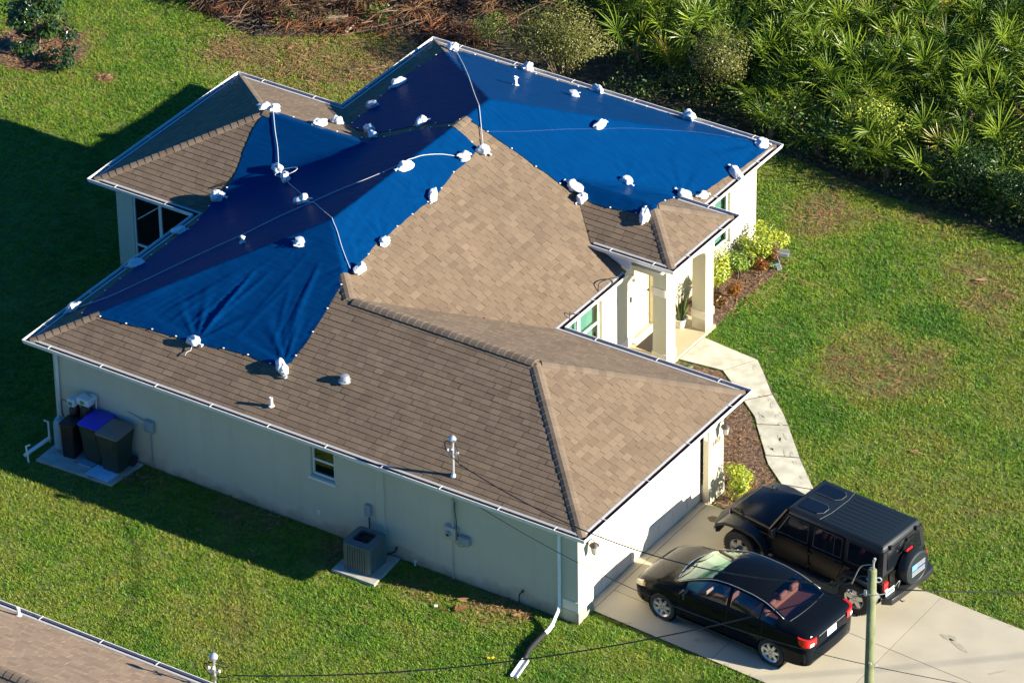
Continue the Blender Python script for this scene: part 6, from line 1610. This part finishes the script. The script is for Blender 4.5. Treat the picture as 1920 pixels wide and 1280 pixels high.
for i, (x, y) in enumerate(PP):
    px, py, _ = project((x, y, 1.0))
    edge = y < 20.4
    sz = rp_.uniform(.8, 1.2); hgt = rp_.uniform(.25, .75)*(.55 if edge else 1)
    yel = rp_.random() < .14
    t = thing('palmetto', ('palmetto with yellowed fans, %s' if yel else 'green palmetto, %s') % PLAB[(x, y)], 'palmetto', (x, y, 0), 0, 'palmettos in the thicket')
    tk = link('trunk', TRUNK, t, (0, 0, 0)); tk.scale = (1, 1, (hgt+.25)/.55)
    nf = rp_.randint(10, 13); a0 = rp_.uniform(0, 6.28)
    for j in range(nf):
        me = rp_.choice(FR)
        if yel and rp_.random() < .35: me = rp_.choice(FY)
        el = radians(rp_.uniform(12, 72)) if j < nf-2 else radians(rp_.uniform(-25, 5))
        if j == nf-1 and rp_.random() < .55: me = rp_.choice(FD); el = radians(-50)
        o = link('frond', me, t, (0, 0, hgt)); az = a0+j*2.4+rp_.uniform(-.3, .3); s = sz*rp_.uniform(.8, 1.15)
        o.matrix_local = Matrix.Translation((0, 0, hgt+.1)) @ Matrix.Rotation(az, 4, 'Z') @ Matrix.Rotation(-el, 4, 'Y') @ Matrix.Rotation(rp_.uniform(-.5, .5), 4, 'X') @ Matrix.Scale(s, 4)
# floor of the thicket and its undergrowth
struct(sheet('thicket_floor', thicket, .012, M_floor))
def sprig(n, size, m, seed):
    rr = random.Random(seed); b = MB()
    for i in range(n):
        p = Vector((rr.gauss(0, .12), rr.gauss(0, .12), rr.uniform(0, .35))); nn = Vector((rr.gauss(0, .6), rr.gauss(0, .6), 1)).normalized(); t_ = nn.cross(Vector((rr.gauss(0, 1), rr.gauss(0, 1), 0))).normalized(); s = nn.cross(t_); l = size*rr.uniform(.6, 1.3)
        b.add([p-t_*l*.5, p+s*l*.28, p+t_*l*.5, p-s*l*.28], [(0, 1, 2, 3)])
    return hid(b.mesh('sprig', m), 'sprig')
US = []
for _ in range(15000):
    x = rp_.uniform(-2, 20); y = rp_.uniform(18.6, 32)
    if not (inpoly(x, y, palm_area) or (y < 21.2 and x > 2.6 and inpoly(x, y, thicket))) or not onscreen(x, y, .3, 120, 120): continue
    dd = max(0, nz(x, y, .7, 31)+.15)
    if rp_.random() > .4+dd*2: continue
    US.append((x, y, rp_.uniform(-.05, .35+.7*dd), rp_.uniform(.7, 1.4), rp_.uniform(0, 6.28), 0, 1))
instancer('undergrowth', US, [sprig(16, .07, M_vine, 1), sprig(14, .06, M_olive, 2), sprig(16, .08, M_vine, 3)], 'low vines and leafy undergrowth between the palmettos', 'undergrowth')

# --- brush heap at the back
rb = random.Random(33)
BP = [(-9.4, 17.9), (-7.6, 17.5), (-6.3, 17.3), (-5.3, 17.95), (-3.9, 19.05), (-2.8, 19.35), (-1.6, 19.6), (-.6, 20.6), (1.4, 21.6), (3.0, 25.6), (-2, 24.5), (-6, 21.5), (-10, 19)]
BT = MB(); BR = []; BF = MB()
def rndin(P):
    while True:
        x = rb.uniform(-10, 3); y = rb.uniform(17, 25)
        if inpoly(x, y, P): return x, y
for i in range(2600):
    x, y = rndin(BP); h = .25+.55*max(0, .5+nz(x, y, .6, 8))*min(1, polydist(x, y, BP)/.8)
    z = rb.uniform(.02, h); a = rb.uniform(0, 6.28); L = rb.uniform(.25, 1.0); d = Vector((cos(a), sin(a), rb.uniform(-.35, .5)))*L; p = Vector((x, y, z))
    q = p+d*.5+Vector((rb.gauss(0, .05), rb.gauss(0, .05), rb.gauss(0, .04))); r = rb.choice((.004, .005, .006, .008, .013))
    BT.tube([p, q, p+d], [r, r*.8, r*.4], 3, tone=rb.random())
o = BT.build('brush_heap', M_twig, None, fixn=False); tag(o, 'tangled heap of dead grey-brown branches and twigs at the back lawn edge', 'brush', kind='stuff')
M_deadf = leafmat('dead_frond', (.06, .023, .010), (.34, .13, .045), .8, tr=.1, attr='tone')
dsrc = []
for s in range(5):
    rr = random.Random(200+s); b = MB()
    for i in range(26):
        a = rr.gauss(0, .8); L = rr.uniform(.25, .65); d = Vector((cos(a), sin(a), rr.uniform(-.3, .25)))*L; w = Vector((-sin(a), cos(a), rr.uniform(-.5, .5)))*.012; p = Vector((rr.gauss(0, .05), rr.gauss(0, .05), rr.uniform(0, .12)))
        b.add([p, p+d*.5+w, p+d, p+d*.5-w], [(0, 1, 2, 3)])
    dsrc.append(hid(b.mesh('dead_frond', M_deadf), 'dead_frond'))
DPn = []
for i in range(520):
    x, y = rndin(BP); h = .2+.5*max(0, .5+nz(x, y, .6, 8))*min(1, polydist(x, y, BP)/.8)
    if nz(x, y, .9, 4) < -.18 and rb.random() < .6: continue
    DPn.append((x, y, rb.uniform(0, h), rb.uniform(.6, 1.3), rb.uniform(0, 6.28), 0, 1))
instancer('dead_fronds', DPn, dsrc, 'orange-brown dead fronds and leaves heaped among the branches', 'brush')
WD = []
for i in range(700):
    x, y = rndin(BP)
    if nz(x, y, .8, 21) > .12 and x > -6: WD.append((x, y, rb.uniform(0, .35), rb.uniform(.6, 1.3), rb.uniform(0, 6.28), 0, 1))
instancer('weeds', WD, [sprig(18, .06, M_grn, 5), sprig(14, .06, M_olive, 6)], 'green weeds and vines growing through the dead brush', 'weeds')
def log(pts, r, label, m=M_log):
    pts = [Vector(p) for p in pts]; b = MB(); b.tube(pts, r, 10); tag(b.build('log', m, None, smooth=35), label, 'log')
log([(-5.1, 18.70, .13), (-4.68, 18.92, .18)], [.13, .12], 'thick pale cut log at the front of the brush heap')
log([(-4.52, 18.55, .05), (-4.40, 18.80, .25)], [.07, .06], 'short upright log stump right of the thick pale log')
log([(-5.35, 19.1, .3), (-5.5, 19.7, .8)], [.05, .035], 'grey leaning trunk behind the thick pale log', M_bark)
log([(-7.3, 19.9, .3), (-7.0, 19.4, .35), (-6.8, 19.2, .3)], [.07, .06, .05], 'pale broken trunk in the middle of the brush heap')
log([(-7.6, 18.9, .25), (-7.2, 18.5, .3)], [.05, .04], 'small pale broken branch near the left end of the brush heap')
def branch(pts, r, label):
    b = MB(); c = catmull(pts, 5); n = len(c); b.tube(c, [r*(1-.7*i/n) for i in range(n)], 5)
    for k in range(3):
        i = int(n*(.3+.2*k)); p = c[i]; b.tube([p, p+Vector((rb.uniform(-.3, .3), rb.uniform(-.2, .3), rb.uniform(-.02, .12)))], [r*.5, r*.2], 4)
    tag(b.build('branch', M_twig, None, smooth=True), label, 'branch')
branch([(-4.6, 18.2, .06), (-4.1, 18.7, .12), (-3.4, 19.0, .3), (-3.0, 19.5, .4)], .02, 'grey curved branch at the front edge of the brush heap')
branch([(-2.1, 17.2, .05), (-1.8, 18.0, .06), (-1.3, 18.6, .08), (-1.0, 19.2, .15)], .018, 'long thin branch on the lawn below the brush heap, nearer the roof')
branch([(-3.7, 16.9, .05), (-3.1, 17.1, .06), (-2.6, 17.6, .08)], .014, 'thin bare branch lying on the lawn among brown leaves')
branch([(-6.3, 16.1, .04), (-5.9, 16.5, .05), (-5.6, 16.5, .05)], .012, 'short bare twig on the lawn left of the brown leaves')
branch([(-1.9, 19.6, .2), (-1.0, 19.7, .5), (-.4, 20.6, .9), (.1, 21.1, 1.1)], .02, 'pale arching branch above the roof corner behind the right tarp')
branch([(-2.0, 19.0, .1), (-1.2, 19.4, .25), (-.9, 20.1, .5)], .018, 'twisted grey branch right of the logs')
for i in range(7):
    x, y = [(-7.0, 18.6), (-5.9, 18.6), (-4.6, 19.6), (-3.4, 20.4), (-1.6, 21.1), (-8.3, 18.3), (-.2, 21.9)][i]
    lab = ['dead brown palmetto clump, second from the left in the brush heap', 'dead orange-brown palmetto clump in the left half of the brush heap', 'dead palmetto clump behind the curved grey branch', 'dead palmetto clump behind the leaning trunk', 'dead palmetto clump near the green palmettos', 'dead brown palmetto clump at the far left end of the brush heap', 'dead palmetto clump right at the top edge beside the olive bush'][i]
    t = thing('dead_palmetto', lab, 'dead plant', (x, y, 0))
    for j in range(8):
        o = link('frond', FD[j % 2], t); s = rb.uniform(.8, 1.2)
        o.matrix_local = Matrix.Translation((0, 0, .35)) @ Matrix.Rotation(j*2.4+i, 4, 'Z') @ Matrix.Rotation(-radians(rb.uniform(-10, 55)), 4, 'Y') @ Matrix.Scale(s, 4)
bush('green_shrub', 'bright green weeds beside the logs in the brush heap', 'shrub', (-4.1, 19.35), (.5, .4, .26), 480, .07, M_grn, 120, lumps=5, st=3)
# tree shading the top right of the lawn lies outside the picture: only its near plants are built above

# --- small litter on the lawn
def scraps(name, label, cat, loc, n, L, w, m, seed, rz=0):
    rr = random.Random(seed); b = MB()
    for i in range(n):
        a = rr.gauss(0, .35); l = L*rr.uniform(.6, 1); p = Vector((rr.gauss(0, .015), rr.gauss(0, .02), .04)); d = Vector((cos(a), sin(a), rr.uniform(-.05, .12)))*l; s = Vector((-sin(a), cos(a), .2))*w
        b.add([p-s*.3, p+s*.3, p+d*.5+s, p+d, p+d*.5-s], [(0, 1, 2, 3, 4)])
    tag(b.build(name, m, None, loc, rz, fixn=False), label, cat)
scraps('dead_leaf', 'orange-brown dead palm leaf on the front side lawn, nearer the wall', 'leaf', (11.35, -.2, .03), 6, .30, .02, M_dead, 1, .3)
scraps('dead_leaf', 'rust-brown dead palm leaf on the side lawn, pointing to the wall', 'leaf', (11.55, -.55, .03), 9, .34, .022, M_dead, 2, 1.0)
scraps('dead_leaf', 'small orange-brown leaf in the wall shadow near the hose tap', 'leaf', (12.6, -.05, .03), 5, .22, .02, M_dead, 3, .5)
scraps('dead_leaf', 'lone rust-coloured leaf clump on the back lawn near the shadow edge', 'leaf', (-8.2, 13.6, .03), 14, .20, .03, M_dead, 4, .2)
scraps('dead_leaf', 'orange leaf on the lawn nearest the walkway end', 'leaf', (16.6, 9.6, .03), 5, .26, .02, M_dead, 5, .1)
scraps('dead_leaf', 'orange leaf high on the right lawn', 'leaf', (14.4, 16.5, .03), 6, .30, .02, M_dead, 6, .6)
scraps('dead_leaf', 'brown twisted leaf on the driveway in front of the garage door', 'leaf', (14.95, 2.6, .035), 5, .14, .02, M_mulch, 7, 2.0)
scraps('dead_leaf', 'brown leaf strip on the upper walkway slab', 'leaf', (12.75, 9.75, .045), 2, .16, .012, M_dead, 8, .2)
b = MB(); b.box((0, 0, .04), (.11, .05, .01), .5); b.box((.05, .03, .05), (.06, .05, .01), 1.2); tag(b.build('plastic_scrap', M_yellow, None, (13.05, -1.55, .02)), 'bright yellow plastic scrap on the side lawn', 'scrap')
b = MB(); b.box((0, 0, .04), (.07, .05, .03), .5); tag(b.build('paper_scrap', M_white, None, (11.1, -.62, .02)), 'small crumpled white scrap on the side lawn', 'scrap')
M_stain = mat('oil_stain', (.15, .115, .06), .7)
b = MB(); b.add([(.13*cos(t*pi/8)*(1+.1*sin(t*1.7)), .11*sin(t*pi/8)*(1+.1*cos(t*2.1)), 0) for t in range(16)], [tuple(range(16))]); o = b.build('stain', M_stain, drv, (14.30, 5.15, .0385), fixn=False)
M_stain2 = mat('tyre_smudge', (.38, .345, .25), .8, noi=(9, .15))
def smudge(par, x, y, a, w, ang, z, seed, m):
    rr = random.Random(seed); P = []
    for t in range(18):
        th = t*pi/9; q = 1+.35*noise.noise(Vector((cos(th)*1.5, sin(th)*1.5, seed)))
        P.append((a*q*cos(th)*cos(ang)-w*q*sin(th)*sin(ang), a*q*cos(th)*sin(ang)+w*q*sin(th)*cos(ang)))
    b = MB(); b.add([(p[0], p[1], 0) for p in P], [tuple(range(len(P)))]); b.build('stain', m, par, (x, y, z+.004), fixn=False)
for k, (x, y, a, w, ang) in enumerate(((20.9, 3.9, .30, .05, -.4), (20.6, 4.05, .18, .08, 0), (15.2, 3.5, .4, .16, .1), (16.4, 1.3, .22, .1, .5), (22, 3.5, .2, .03, .9))): smudge(drv, x, y, a, w, ang, .0344, 300+k, M_stain2)
M_mould = mat('path_mould', (.42, .41, .32), .9, noi=(12, .3))
rs_ = random.Random(9)
for k in range(16):
    i = rs_.randrange(6); (ax, ay), (cx, cy) = [((11.87, 11.03), (12.26, 10.65)), ((12.26, 10.65), (13.52, 9.4)), ((13.52, 9.4), (14.66, 8.14)), ((14.66, 8.14), (15.54, 7.24)), ((12.99, 9.02), (14.21, 7.56)), ((13.6, 8.9), (14.4, 8.0))][i]
    t = rs_.random(); x = ax+(cx-ax)*t; y = ay+(cy-ay)*t; dx, dy = (13.3-x)*.0, 0
    if i < 4: x -= .11; y -= .10
    elif i == 4: x += .12; y += .12
    smudge(wk, x, y, rs_.uniform(.05, .16), rs_.uniform(.02, .05), rs_.uniform(-1.2, -.4), .0406, 400+k, M_mould)
b = MB(); b.tube(catmull([(12.4, -.9, .05), (12.9, -1.1, .08), (13.2, -.9, .06), (13.5, -.75, .05), (12.9, -.6, .07)], 5), .008, 4); tag(b.build('garden_hose', M_wire, None), 'thin dark hose tangled in the grass near the drain pipe', 'hose')
